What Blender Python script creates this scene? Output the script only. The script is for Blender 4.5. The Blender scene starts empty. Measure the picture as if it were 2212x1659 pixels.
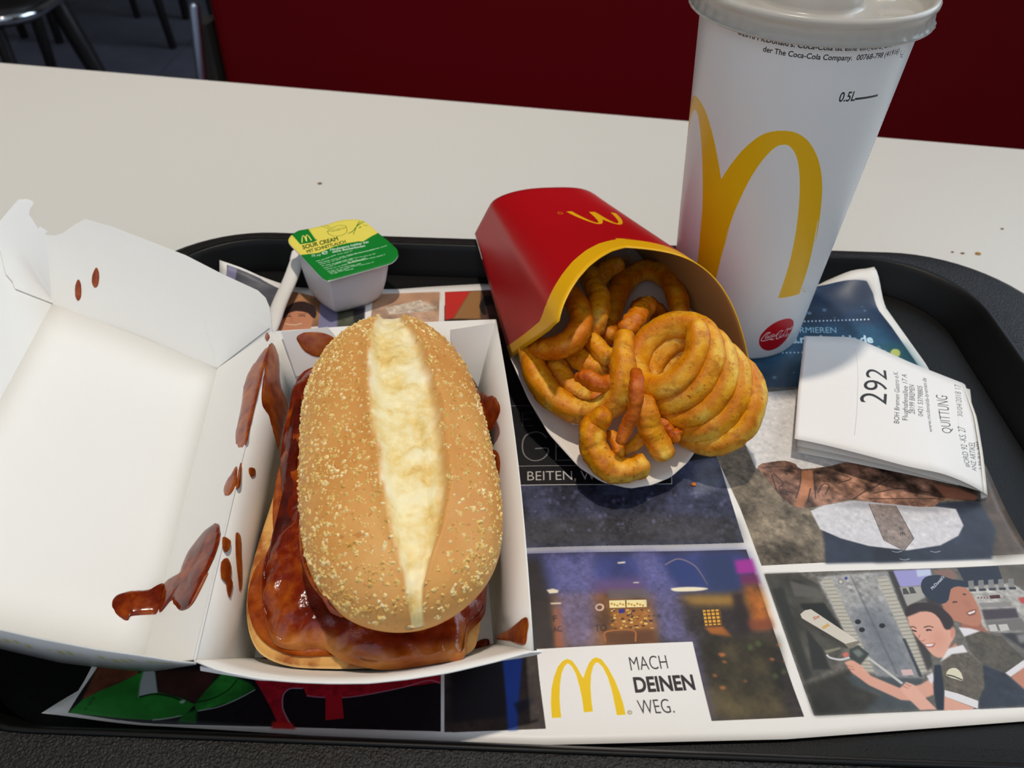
import bpy, bmesh, math, random
import numpy as np
from mathutils import Vector, Matrix, noise

# ------------------------------------------------------------------ scene, camera, light
C = bpy.context.scene
COL = C.collection
S = 0.01                      # everything below is written in centimetres; z = 0 is the sheet lying in the tray
F, PITCH, ROLL, CAMH = 1754.78, .7081, .025, 25.229

cam = bpy.data.cameras.new('camera')
cam.sensor_width = 36.0
cam.lens = 36.0 * F / 2212.0
cam.clip_start = .01
cam.clip_end = 30
cam.dof.use_dof = True
cam.dof.focus_distance = .305
cam.dof.aperture_fstop = 18
camo = bpy.data.objects.new('camera', cam)
COL.objects.link(camo)
camo.matrix_world = (Matrix.Translation((0, 0, CAMH * S)) @ Matrix.Rotation(math.pi / 2 - PITCH, 4, 'X')
                     @ Matrix.Rotation(ROLL, 4, 'Z'))
C.camera = camo

vs = C.view_settings
vs.view_transform = 'Standard'
vs.look = 'None'
vs.gamma = 1
vs.use_curve_mapping = False
vs.exposure = 0.08

w = bpy.data.worlds.new('world')
C.world = w
w.use_nodes = True
w.node_tree.nodes['Background'].inputs[0].default_value = (.80, .88, 1.0, 1)
w.node_tree.nodes['Background'].inputs[1].default_value = .30


def lamp(name, kind, loc, target, energy, color, **kw):
    l = bpy.data.lights.new(name, kind)
    l.energy = energy
    l.color = color
    for k, v in kw.items():
        setattr(l, k, v)
    o = bpy.data.objects.new(name, l)
    COL.objects.link(o)
    o.location = Vector(loc) * S
    d = (Vector(target) - Vector(loc)) * S
    o.rotation_euler = d.to_track_quat('-Z', 'Y').to_euler()
    return o


# ceiling spotlight over the table, daylight from the window side (right), a second spot further off in the room
lamp('ceiling_spot', 'SPOT', (0, 44, 185), (0, 30, 0), 74, (1.0, .90, .77), spot_size=math.radians(64), spot_blend=.6,
     shadow_soft_size=.035)
lamp('window_daylight', 'AREA', (255, 165, 140), (0, 30, 0), 70, (.68, .83, 1.0), shape='RECTANGLE', size=2.6, size_y=2.3)
lamp('front_daylight', 'AREA', (-40, -120, 120), (0, 25, 0), 8, (.74, .86, 1.0), shape='RECTANGLE', size=2.2, size_y=1.6)
lamp('far_room_spot', 'SPOT', (-70, 60, 190), (-60, 125, -20), 22, (1.0, .9, .8), spot_size=math.radians(60), spot_blend=.8,
     shadow_soft_size=.05)


# ------------------------------------------------------------------ pixel <-> world
def ray(px, py):
    a = px - 1106
    b = py - 829.5
    c, s = math.cos(ROLL), math.sin(ROLL)
    u = (c * a + s * b) / F
    v = (-s * a + c * b) / F
    cp, sp = math.cos(PITCH), math.sin(PITCH)
    return np.array([u, cp - v * sp, -sp - v * cp])


EYE = np.array([0, 0, CAMH])


def at(px, py, z):
    d = ray(px, py)
    return EYE + (z - CAMH) / d[2] * d


def pr(P):
    P = np.asarray(P, float)
    d = P - EYE
    cp, sp = math.cos(PITCH), math.sin(PITCH)
    zf = d[..., 1] * cp - d[..., 2] * sp
    u = F * d[..., 0] / zf
    v = -F * (d[..., 1] * sp + d[..., 2] * cp) / zf
    c, s = math.cos(ROLL), math.sin(ROLL)
    return np.stack([1106 + c * u - s * v, 829.5 + s * u + c * v], -1)


class Plane:
    def __init__(self, a, b, c):
        self.o = np.array(a, float)
        self.e1 = np.array(b, float) - self.o
        self.e1 /= np.linalg.norm(self.e1)
        n = np.cross(self.e1, np.array(c, float) - self.o)
        self.n = n / np.linalg.norm(n)
        if self.n[2] < 0:
            self.n = -self.n
        self.e2 = np.cross(self.n, self.e1)

    def hit(self, px, py):
        d = ray(px, py)
        return EYE + d * (self.n @ (self.o - EYE)) / (self.n @ d)

    def loc(self, P):
        q = np.asarray(P) - self.o
        return np.array([q @ self.e1, q @ self.e2])

    def world(self, a, b, h=0):
        return self.o + a * self.e1 + b * self.e2 + h * self.n


def lerp(a, b, t):
    return np.asarray(a, float) * (1 - t) + np.asarray(b, float) * t


def sm(t):
    t = min(1, max(0, t))
    return t * t * (3 - 2 * t)


def n3(x, y, z, s=1.0):
    return noise.noise(Vector((x * s, y * s, z * s)))


def catmull(P, n, closed=False):
    P = [np.asarray(p, float) for p in P]
    m = len(P)
    out = []
    segs = m if closed else m - 1
    for k in range(n):
        t = k / n * segs if closed else k / (n - 1) * segs
        i = min(int(t), segs - 1)
        f = t - i
        if closed:
            a, b, c, d = P[(i - 1) % m], P[i % m], P[(i + 1) % m], P[(i + 2) % m]
        else:
            b, c = P[i], P[i + 1]
            a = P[i - 1] if i > 0 else 2 * b - c
            d = P[i + 2] if i + 2 < m else 2 * c - b
        out.append(.5 * (2 * b + (c - a) * f + (2 * a - 5 * b + 4 * c - d) * f * f + (3 * b - a - 3 * c + d) * f ** 3))
    return out


def polyline(P, n):
    P = np.array(P, float)
    L = np.concatenate([[0], np.cumsum(np.linalg.norm(np.diff(P, axis=0), axis=1))])
    t = np.linspace(0, L[-1], n)
    return np.stack([np.interp(t, L, P[:, k]) for k in range(P.shape[1])], 1)


# ------------------------------------------------------------------ objects
LOC = {}


def tag(o, label=None, cat=None, group=None, kind=None):
    if label:
        o['label'] = label
    if cat:
        o['category'] = cat
    if group:
        o['group'] = group
    if kind:
        o['kind'] = kind
    return o


def thing(name, label, cat, loc, group=None):
    o = bpy.data.objects.new(name, None)
    COL.objects.link(o)
    o.empty_display_size = .01
    o.location = Vector([float(v) for v in loc]) * S
    LOC[o.name] = np.array(loc, float)
    return tag(o, label, cat, group)


def mk(name, verts, faces, mat, parent=None, smooth=True, uv=None, origin=None, attr=None, solid=None, mats=None, label=None,
       subdiv=0):
    V = np.asarray(verts, float)
    if parent is not None:
        org = LOC[parent.name]
    elif origin is not None:
        org = np.array(origin, float)
    else:
        org = np.array([V[:, 0].mean(), V[:, 1].mean(), V[:, 2].min()])
    me = bpy.data.meshes.new(name)
    me.from_pydata([tuple(float(c) for c in q) for q in (V - org) * S], [], [tuple(int(i) for i in f) for f in faces])
    if smooth:
        me.polygons.foreach_set('use_smooth', [True] * len(me.polygons))
    if uv is not None:
        ul = me.uv_layers.new(name='UVMap')
        idx = np.zeros(len(me.loops), int)
        me.loops.foreach_get('vertex_index', idx)
        ul.data.foreach_set('uv', np.asarray(uv, float)[idx].ravel())
    if attr is not None:
        for k, vals in attr.items():
            a = me.attributes.new(k, 'FLOAT', 'POINT')
            a.data.foreach_set('value', np.asarray(vals, float))
    me.materials.append(mat)
    for m in (mats or []):
        me.materials.append(m)
    me.update()
    o = bpy.data.objects.new(name, me)
    COL.objects.link(o)
    if parent is not None:
        o.parent = parent
        LOC[o.name] = org
    else:
        o.location = Vector([float(v) for v in org]) * S
        LOC[o.name] = org
    if label:
        o['label'] = label
    if subdiv:
        md = o.modifiers.new('subdivision', 'SUBSURF')
        md.levels = md.render_levels = subdiv
    if solid:
        md = o.modifiers.new('thickness', 'SOLIDIFY')
        md.thickness = abs(solid[0]) * S
        md.offset = solid[1]
        md.use_even_offset = False
        if len(solid) > 2:
            md.material_offset = solid[2]
            md.material_offset_rim = solid[3] if len(solid) > 3 else 0
    return o


def grid_faces(n, m, wrap=False):
    f = []
    for i in range(n - 1):
        for j in range(m if wrap else m - 1):
            j2 = (j + 1) % m
            f.append((i * m + j, i * m + j2, (i + 1) * m + j2, (i + 1) * m + j))
    return f


def sheet(name, G, mat, parent=None, t=.05, off=-1, uv=None, back=None, smooth=True, label=None, flip=False, rim=None, **kw):
    G = np.asarray(G, float)
    n, m = G.shape[:2]
    f = grid_faces(n, m)
    if flip:
        f = [q[::-1] for q in f]
    mats = []
    solid = [t, off]
    if back is not None:
        mats = [back]
        solid = [t, off, 1, 0]
    return mk(name, G.reshape(-1, 3), f, mat, parent, smooth, uv=None if uv is None else np.asarray(uv).reshape(-1, 2), solid=solid,
              mats=mats, label=label, **kw)


def panel(name, pts, mat, parent, t=.05, normal=None, back=None, label=None, mats_edge=None):
    """a flat card: polygon outline (world points) given thickness t away from its visible face"""
    P = [np.asarray(p, float) for p in pts]
    n = np.zeros(3)
    for i in range(len(P)):
        n += np.cross(P[i], P[(i + 1) % len(P)])
    n /= np.linalg.norm(n)
    if normal is not None and n @ np.asarray(normal, float) < 0:
        P = P[::-1]
        n = -n
    k = len(P)
    V = P + [p - n * t for p in P]
    faces = [tuple(range(k)), tuple(range(2 * k - 1, k - 1, -1))]
    for i in range(k):
        j = (i + 1) % k
        faces.append((i, i + k, j + k, j))
    o = mk(name, V, faces, mat, parent, smooth=False, mats=[back] if back else None, label=label)
    if back:
        o.data.polygons[1].material_index = 1
    return o


def tube(path, radii, nseg=12, flat=1.0, twist=0.0, bump=0.0, bs=1.0, seed=0.0, cap=3, up0=None, sq=2.0):
    """verts, faces of a bent round bar with rounded ends"""
    P = [np.asarray(p, float) for p in path]
    n = len(P)
    T = [P[min(i + 1, n - 1)] - P[max(i - 1, 0)] for i in range(n)]
    T = [t / (np.linalg.norm(t) + 1e-9) for t in T]
    up = np.array([0, 0, 1.0]) if up0 is None else np.asarray(up0, float)
    if abs(up @ T[0]) > .95:
        up = np.array([1.0, 0, 0])
    rings = []
    rs = list(radii) if hasattr(radii, '__len__') else [radii] * n
    # rounded caps
    PP, TT, RR = [], [], []
    for k in range(cap):
        a = math.pi / 2 * k / cap
        PP.append(P[0] - T[0] * rs[0] * .75 * math.cos(a) if k else P[0] - T[0] * rs[0] * .75)
        TT.append(T[0])
        RR.append(rs[0] * max(.05, math.sin(a)))
    PP += P
    TT += T
    RR += rs
    for k in range(cap - 1, -1, -1):
        a = math.pi / 2 * k / cap
        PP.append(P[-1] + T[-1] * rs[-1] * .75 * math.cos(a))
        TT.append(T[-1])
        RR.append(rs[-1] * max(.05, math.sin(a)))
    V = []
    for i, (p, t, r) in enumerate(zip(PP, TT, RR)):
        up = up - (up @ t) * t
        up /= np.linalg.norm(up)
        sd = np.cross(t, up)
        for j in range(nseg):
            a = 2 * math.pi * j / nseg + twist * i
            ca, sa = math.cos(a), math.sin(a)
            q = 1.0 if sq == 2 else (abs(ca) ** sq + abs(sa) ** sq) ** (-1 / sq)
            d = sd * ca * q + up * sa * q * flat
            v = p + d * r
            if bump:
                k = bump * (n3(v[0] + seed, v[1], v[2], bs) + .6 * n3(v[0], v[1] + seed, v[2], bs * 2.7)
                            + .35 * n3(v[0], v[1], v[2] + seed, bs * 7))
                v = v + d * k
            V.append(v)
    F_ = grid_faces(len(PP), nseg, wrap=True)
    m = len(PP)
    F_.append(tuple(range(nseg - 1, -1, -1)))
    F_.append(tuple((m - 1) * nseg + j for j in range(nseg)))
    return V, F_


def lathe(profile, n=64, c=(0, 0), mod=None):
    V = []
    for (r, z) in profile:
        for j in range(n):
            a = 2 * math.pi * j / n
            rr = r if mod is None else mod(r, z, a)
            V.append((c[0] + rr * math.cos(a), c[1] + rr * math.sin(a), z))
    F_ = grid_faces(len(profile), n, wrap=True)
    return V, F_


def box(c, sx, sy, sz, rot=0.0):
    V = []
    cr, sr = math.cos(rot), math.sin(rot)
    for dz in (0, 1):
        for dx, dy in ((-1, -1), (1, -1), (1, 1), (-1, 1)):
            x, y = dx * sx / 2, dy * sy / 2
            V.append((c[0] + x * cr - y * sr, c[1] + x * sr + y * cr, c[2] + dz * sz))
    return V, [(3, 2, 1, 0), (4, 5, 6, 7), (0, 1, 5, 4), (1, 2, 6, 5), (2, 3, 7, 6), (3, 0, 4, 7)]


def join(parts):
    V, F_ = [], []
    for v, f in parts:
        o = len(V)
        V += [tuple(q) for q in v]
        F_ += [tuple(i + o for i in q) for q in f]
    return V, F_


def pillow(out2d, pos, T, n=72, rings=9, p=2.2, bump=0.0, bs=1.0, under=.02, seed=0.0, smoothpts=True, edge=0.0, jag=0.0):
    """a mound over a closed 2-D outline; pos(a, b, h) -> world"""
    O = np.array(catmull(out2d, n, True) if smoothpts else polyline(list(out2d) + [out2d[0]], n + 1)[:n])
    if jag:
        cc = O.mean(0)
        O = np.array([cc + (q - cc) * (1 + jag * (n3(q[0] + seed, q[1], 7, 2.2) + .6 * n3(q[0], q[1] + seed, 3, 6))) for q in O])
    x, y = O[:, 0], O[:, 1]
    cr = x * np.roll(y, -1) - np.roll(x, -1) * y
    A = cr.sum() / 2
    c = np.array([((x + np.roll(x, -1)) * cr).sum(), ((y + np.roll(y, -1)) * cr).sum()]) / (6 * A)
    if A < 0:
        O = O[::-1]
    V, R = [], []
    for k in range(rings, 0, -1):
        r = math.sin(math.pi / 2 * k / rings)
        h = T * max(0.0, 1 - r ** p) ** .5 + edge
        for q in O:
            a, b = c + (q - c) * r
            hh = h
            if bump:
                hh += bump * (1 - r ** 6) * (n3(a + seed, b, 0, bs) + .5 * n3(a, b + seed, 3, bs * 2.3))
            V.append(pos(a, b, hh))
            R.append(r)
    V.append(pos(c[0], c[1], T + edge + (bump * n3(c[0] + seed, c[1], 0, bs) if bump else 0)))
    R.append(0)
    top = len(V) - 1
    for q in O:
        V.append(pos(q[0], q[1], -under))
        R.append(1)
    F_ = grid_faces(rings, n, wrap=True)
    last = (rings - 1) * n
    for j in range(n):
        F_.append((last + j, last + (j + 1) % n, top))
    b0 = top + 1
    for j in range(n):
        F_.append((b0 + (j + 1) % n, (j + 1) % n, j, b0 + j)[::-1])
    F_.append(tuple(b0 + j for j in range(n))[::-1])
    return V, F_, R


# ------------------------------------------------------------------ materials
def lin(c):
    c = np.asarray(c, float) / 255.0
    return np.where(c <= .04045, c / 12.92, ((c + .055) / 1.055) ** 2.4)


def col4(c):
    q = lin(c)
    return (float(q[0]), float(q[1]), float(q[2]), 1)


class Mat:
    def __init__(self, name, rgb, rough=.5, spec=.5, coat=0, coat_rough=.1, metal=0, sss=0, sss_rad=(1, .5, .25), sss_scale=.002, trans=0,
                 ior=1.45):
        self.m = bpy.data.materials.new(name)
        self.m.use_nodes = True
        self.t = self.m.node_tree
        self.b = self.t.nodes['Principled BSDF']
        b = self.b.inputs
        b['Base Color'].default_value = col4(rgb)
        b['Roughness'].default_value = rough
        b['Specular IOR Level'].default_value = spec
        b['Coat Weight'].default_value = coat
        b['Coat Roughness'].default_value = coat_rough
        b['Metallic'].default_value = metal
        b['IOR'].default_value = ior
        if sss:
            b['Subsurface Weight'].default_value = sss
            b['Subsurface Radius'].default_value = sss_rad
            b['Subsurface Scale'].default_value = sss_scale
        if trans:
            b['Transmission Weight'].default_value = trans
        self._co = None

    def co(self):
        if self._co is None:
            g = self.t.nodes.new('ShaderNodeTexCoord')
            self._co = g.outputs['Object']
        return self._co

    def noise(self, scale, detail=4, rough=.55, dist=0, vec=None):
        n = self.t.nodes.new('ShaderNodeTexNoise')
        n.inputs['Scale'].default_value = scale
        n.inputs['Detail'].default_value = detail
        n.inputs['Roughness'].default_value = rough
        n.inputs['Distortion'].default_value = dist
        self.t.links.new(vec or self.co(), n.inputs['Vector'])
        return n.outputs['Fac']

    def stretch(self, sx, sy, sz):
        n = self.t.nodes.new('ShaderNodeMapping')
        n.inputs['Scale'].default_value = (sx, sy, sz)
        self.t.links.new(self.co(), n.inputs['Vector'])
        return n.outputs['Vector']

    def ramp(self, fac, stops):
        r = self.t.nodes.new('ShaderNodeValToRGB')
        e = r.color_ramp.elements
        while len(e) < len(stops):
            e.new(.5)
        for k, (p, c) in enumerate(stops):
            e[k].position = p
            e[k].color = col4(c) if hasattr(c, '__len__') else (c, c, c, 1)
        self.t.links.new(fac, r.inputs['Fac'])
        return r.outputs['Color']

    def mix(self, fac, a, b, mode='MIX'):
        n = self.t.nodes.new('ShaderNodeMix')
        n.data_type = 'RGBA'
        n.blend_type = mode
        for s, v in ((0, fac), (6, a), (7, b)):
            if hasattr(v, 'is_output'):
                self.t.links.new(v, n.inputs[s])
            elif s == 0:
                n.inputs[0].default_value = v
            else:
                n.inputs[s].default_value = col4(v)
        return n.outputs[2]

    def attr(self, name):
        n = self.t.nodes.new('ShaderNodeAttribute')
        n.attribute_name = name
        return n.outputs['Fac']

    def color(self, sock):
        self.t.links.new(sock, self.b.inputs['Base Color'])
        return self

    def rough(self, sock):
        self.t.links.new(sock, self.b.inputs['Roughness'])
        return self

    def bump(self, fac, dist, strength=1.0):
        n = self.t.nodes.new('ShaderNodeBump')
        n.inputs['Strength'].default_value = strength
        n.inputs['Distance'].default_value = dist * S
        self.t.links.new(fac, n.inputs['Height'])
        prev = self.b.inputs['Normal'].links
        if prev:
            self.t.links.new(prev[0].from_socket, n.inputs['Normal'])
        self.t.links.new(n.outputs['Normal'], self.b.inputs['Normal'])
        return self

    def image(self, img):
        n = self.t.nodes.new('ShaderNodeTexImage')
        n.image = img
        n.extension = 'EXTEND'
        return n.outputs['Color']


def board():
    m = Mat('white_carton', (238, 236, 231), .55, .35)
    m.bump(m.noise(900, 3), .004, .5)
    m.bump(m.noise(260, 2, vec=m.stretch(.25, 1, 1)), .004, .35)
    return m.m


M_BOARD = board()
M_PAPER = Mat('thin_white_paper', (236, 232, 226), .6, .3).m
m = Mat('table_laminate', (212, 208, 200), .42, .4)
m.bump(m.noise(1500, 2), .003, .25)
M_TABLE = m.m
m = Mat('tray_plastic', (15, 14, 13), .5, .22)
m.bump(m.noise(1500, 2, .5), .02, .8)
M_TRAY = m.m
m = Mat('tray_plastic_rim', (19, 17, 16), .42, .38)
m.bump(m.noise(1250, 2, .5), .055, 1.0)
M_RIM = m.m
m = Mat('tray_plastic_wall', (9, 9, 9), .45, .25)
m.bump(m.noise(1000, 2, .5), .006, .4)
M_TRAYW = m.m


def sauce_mat(name, dark, mid, light, rough=.16, bumpd=.03):
    m = Mat(name, mid, rough, .38, coat=.12, coat_rough=.06)
    n = m.noise(140, 4, .6)
    m.color(m.ramp(n, [(.28, dark), (.5, mid), (.78, light)]))
    m.bump(m.noise(220, 3, .5), bumpd, .5)
    return m.m


M_SAUCE = sauce_mat('barbecue_sauce', (70, 14, 4), (112, 34, 8), (168, 78, 14))
M_SMEAR = sauce_mat('sauce_smear', (112, 34, 8), (152, 66, 16), (184, 104, 30), .25, .012)
def patty_mat():
    m = Mat('glazed_patty', (120, 38, 8), .22, .35, coat=.22, coat_rough=.05)
    c = m.ramp(m.noise(95, 4, .6), [(.28, (78, 15, 4)), (.5, (120, 33, 6)), (.76, (178, 88, 18))])
    edge = m.ramp(m.noise(60, 3, .6), [(.35, (158, 80, 20)), (.6, (206, 132, 56))])
    m.color(m.mix(m.attr('rim'), c, edge))
    m.bump(m.noise(150, 4, .6), .10, .7)
    m.bump(m.noise(620, 2, .5), .015, .6)
    return m.m


M_PATTY = patty_mat()
M_DARK = sauce_mat('dark_glaze', (58, 13, 6), (80, 20, 8), (108, 34, 10), .22, .03)


# ------------------------------------------------------------------ print: flat pictures and lettering rastered into memory
class Canvas:
    def __init__(self, w, h, bg):
        self.w, self.h = w, h
        self.a = np.empty((h, w, 3), np.float32)
        self.a[:] = np.asarray(bg, np.float32)

    def cover(self, E, ss=3):
        """E (n,4) edge soup in canvas pixels, even-odd"""
        x0, x1 = int(max(0, math.floor(min(E[:, 0].min(), E[:, 2].min()) - 1))), int(min(self.w, math.ceil(max(E[:, 0].max(), E[:, 2].max()) + 2)))
        y0, y1 = int(max(0, math.floor(min(E[:, 1].min(), E[:, 3].min()) - 1))), int(min(self.h, math.ceil(max(E[:, 1].max(), E[:, 3].max()) + 2)))
        if x1 <= x0 or y1 <= y0:
            return None
        M = np.zeros((y1 - y0, x1 - x0), np.float32)
        ex0, ey0, ex1, ey1 = E.T
        lo, hi = np.minimum(ey0, ey1), np.maximum(ey0, ey1)
        dx = (ex1 - ex0) / np.where(ey1 == ey0, 1e9, ey1 - ey0)
        I = np.arange(x1 - x0, dtype=np.float32)
        if (y1 - y0) > 400:
            ss = 2
        for r in range(y1 - y0):
            for k in range(ss):
                y = y0 + r + (k + .5) / ss
                s = (lo <= y) & (hi > y)
                if not s.any():
                    continue
                xs = np.sort(ex0[s] + (y - ey0[s]) * dx[s]) - x0
                for q in range(0, len(xs) - 1, 2):
                    a, b = max(0., xs[q]), min(float(x1 - x0), xs[q + 1])
                    if b <= a:
                        continue
                    i0, i1 = int(a), min(int(math.ceil(b)), x1 - x0)
                    M[r, i0:i1] += (np.clip(b - I[i0:i1], 0, 1) - np.clip(a - I[i0:i1], 0, 1)) / ss
        return x0, y0, np.clip(M, 0, 1)

    def paint(self, E, color, alpha=1.0, blur=0, tex=None):
        E = np.asarray(E, float)
        if blur:
            # widen the box so that the blur has room
            b = int(blur)
            c = self.cover(E)
            if c is None:
                return
            x0, y0, M = c
            pad = 2 * b
            xa, ya = max(0, x0 - pad), max(0, y0 - pad)
            xb, yb = min(self.w, x0 + M.shape[1] + pad), min(self.h, y0 + M.shape[0] + pad)
            Q = np.zeros((yb - ya, xb - xa), np.float32)
            Q[y0 - ya:y0 - ya + M.shape[0], x0 - xa:x0 - xa + M.shape[1]] = M
            for _ in range(2):
                for ax in (0, 1):
                    k = 2 * b + 1
                    P = np.pad(Q, [(b + 1, b) if i == ax else (0, 0) for i in (0, 1)], mode='edge')
                    cs = np.cumsum(P, axis=ax)
                    Q = (cs[k:] - cs[:-k]) / k if ax == 0 else (cs[:, k:] - cs[:, :-k]) / k
            x0, y0, M = xa, ya, Q
        else:
            c = self.cover(E)
            if c is None:
                return
            x0, y0, M = c
        h, w_ = M.shape
        M = (M * alpha)[..., None]
        cl = np.asarray(color, np.float32) / 255.
        if cl.ndim == 1:
            cl = cl[None, None]
        if tex is not None:
            cl = np.clip(cl * (1 + tex[y0:y0 + h, x0:x0 + w_, None]), 0, 1)
        v = self.a[y0:y0 + h, x0:x0 + w_]
        v[:] = v * (1 - M) + cl * M

    def image(self, name):
        im = bpy.data.images.new(name, self.w, self.h, alpha=False)
        px = np.ones((self.h, self.w, 4), np.float32)
        px[..., :3] = np.clip(self.a, 0, 1)
        im.pixels.foreach_set(px.ravel())
        im.update()
        im.pack()
        return im


def edges(P):
    P = np.asarray(P, float)
    return np.concatenate([P, np.roll(P, -1, 0)], 1)


def value_noise(h, w, cells, seed, octaves=4):
    rng = np.random.default_rng(seed)
    out = np.zeros((h, w), np.float32)
    amp = 1
    for k in range(octaves):
        n = cells * 2 ** k
        g = rng.standard_normal((int(n * h / w) + 2, n + 2)).astype(np.float32)
        yy = np.linspace(0, g.shape[0] - 1.001, h)
        xx = np.linspace(0, g.shape[1] - 1.001, w)
        yi, xi = yy.astype(int), xx.astype(int)
        fy, fx = (yy - yi)[:, None], (xx - xi)[None]
        fy = fy * fy * (3 - 2 * fy)
        fx = fx * fx * (3 - 2 * fx)
        r0 = g[yi][:, xi] * (1 - fx) + g[yi][:, xi + 1] * fx
        r1 = g[yi + 1][:, xi] * (1 - fx) + g[yi + 1][:, xi + 1] * fx
        out += amp * (r0 * (1 - fy) + r1 * fy)
        amp *= .6
    return out * .5


_glyph = {}


def text_edges(s, bold=0.0):
    """outline edges of a string at size 1, baseline at y = 0; also its width and cap height"""
    key = (s, bold)
    if key in _glyph:
        return _glyph[key]
    cu = bpy.data.curves.new('lettering', 'FONT')
    cu.body = s
    cu.offset = bold
    cu.resolution_u = 4
    ob = bpy.data.objects.new('lettering', cu)
    COL.objects.link(ob)
    me = ob.to_mesh()
    E = []
    if len(me.polygons):
        cnt = {}
        for p in me.polygons:
            for k in p.edge_keys:
                cnt[k] = cnt.get(k, 0) + 1
        co = np.array([v.co[:2] for v in me.vertices])
        # merge coincident vertices so that only true outlines remain
        E = [(*co[a], *co[b]) for (a, b), n in cnt.items() if n == 1]
    E = np.array(E, float) if len(E) else np.zeros((0, 4))
    ob.to_mesh_clear()
    COL.objects.unlink(ob)
    bpy.data.objects.remove(ob)
    bpy.data.curves.remove(cu)
    r = (E, E[:, [0, 2]].max() if len(E) else 1, E[:, [0, 2]].min() if len(E) else 0)
    _glyph[key] = r
    return r


class Print:
    """drawing by photo pixels onto a surface: fn(px, py) -> canvas coordinates"""

    def __init__(self, canvas, fn):
        self.c, self.fn = canvas, fn

    def m(self, P):
        return np.array([self.fn(*p) for p in P], float)

    def fill(self, P, color, alpha=1.0, blur=0, tex=None, curve=0):
        Q = self.m(P)
        if curve:
            Q = np.array(catmull(Q, curve * len(Q), True))
        self.c.paint(edges(Q), color, alpha, blur, tex)

    def raw(self, Q, color, alpha=1.0, blur=0):
        self.c.paint(edges(Q), color, alpha, blur)

    def stroke(self, P, wpx, color, alpha=1.0, smooth=True, blur=0):
        """polyline of width wpx in canvas pixels"""
        Q = self.m(P)
        self.strokeraw(Q, wpx, color, alpha, smooth, blur)

    def strokeraw(self, Q, wpx, color, alpha=1.0, smooth=True, blur=0):
        Q = np.asarray(Q, float)
        if smooth and len(Q) > 2:
            Q = np.array(catmull(Q, 6 * len(Q)))
        T = np.gradient(Q, axis=0)
        T /= np.linalg.norm(T, axis=1)[:, None] + 1e-9
        N = np.stack([-T[:, 1], T[:, 0]], 1) * wpx / 2
        self.c.paint(edges(np.concatenate([Q + N, (Q - N)[::-1]])), color, alpha, blur)

    def dot(self, px, py, r, color, alpha=1.0, blur=0, asp=1.0):
        self.fill([(px + r * math.cos(t), py + r * asp * math.sin(t)) for t in np.linspace(0, 6.283, 15)[:-1]], color, alpha, blur)

    def text(self, s, p0, p1, pu, color, bold=0.0, alpha=1.0, cap=.72):
        """baseline p0 -> p1, pu = the point above p0 at capital height (all photo pixels)"""
        O, A, U = self.m([p0, p1, pu])
        self.textraw(s, O, A - O, U - O, color, bold, alpha, cap)

    def textraw(self, s, O, ex, ey, color, bold=0.0, alpha=1.0, cap=.72):
        E, w_, x0 = text_edges(s, bold)
        if not len(E):
            return
        u = (E[:, [0, 2]] - x0) / (w_ - x0)
        v = E[:, [1, 3]] / cap
        X = O[0] + u * ex[0] + v * ey[0]
        Y = O[1] + u * ex[1] + v * ey[1]
        self.c.paint(np.stack([X[:, 0], Y[:, 0], X[:, 1], Y[:, 1]], 1), color, alpha)


class SurfMap:
    """inverse of a parametric surface as seen in the photo: px -> (u, v)"""

    def __init__(self, fn, u0, u1, v0, v1, nu=160, nv=160):
        self.fn = fn
        us, vs_ = np.linspace(u0, u1, nu), np.linspace(v0, v1, nv)
        self.U, self.V = np.meshgrid(us, vs_, indexing='ij')
        P = np.array([[fn(a, b) for b in vs_] for a in us])
        self.Q = pr(P)
        self.du, self.dv = (u1 - u0) / (nu - 1), (v1 - v0) / (nv - 1)
        self.Ju = np.gradient(self.Q, axis=0) / self.du
        self.Jv = np.gradient(self.Q, axis=1) / self.dv

    def __call__(self, px, py):
        d = (self.Q[..., 0] - px) ** 2 + (self.Q[..., 1] - py) ** 2
        i = np.unravel_index(np.argmin(d), d.shape)
        J = np.stack([self.Ju[i], self.Jv[i]], 1)
        try:
            s = np.linalg.solve(J, np.array([px, py]) - self.Q[i])
        except np.linalg.LinAlgError:
            s = np.zeros(2)
        k = np.clip(s, [-30 * self.du, -30 * self.dv], [30 * self.du, 30 * self.dv])
        return self.U[i] + k[0], self.V[i] + k[1]


# the arches: right half of the outline about its middle axis, (x, y) with the foot at y = 0 and half width 1
ARCH_R = [(0, .64), (.06, .74), (.15, .88), (.25, .965), (.345, 1.0), (.45, .98), (.58, .87), (.72, .68), (.84, .46), (.93, .23), (1.0, 0),
          (.775, 0), (.72, .22), (.64, .46), (.54, .70), (.44, .85), (.36, .905), (.29, .86), (.225, .70), (.18, .48), (.15, .26), (.125, .05), (0, .05)]
ARCH = [(x, y) for x, y in ARCH_R] + [(-x, y) for x, y in ARCH_R[::-1]]

YEL = (232, 184, 8)


# ------------------------------------------------------------------ the room
FLOOR_Z, TABLE_Z = -75.0, -.45
m = Mat('floor_tile', (58, 58, 66), .55, .4)
m.color(m.ramp(m.noise(6, 5), [(.3, (92, 92, 104)), (.7, (112, 110, 124))]))
M_FLOOR = m.m
V, f = box((-60, 190, FLOOR_Z - 4), 640, 520, 4)
tag(mk('floor', V, f, Mat('floor_screed', (52, 51, 58), .7).m, smooth=False, origin=(-60, 190, FLOOR_Z - 4)), kind='structure')
fl = bpy.data.objects['floor']
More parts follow.
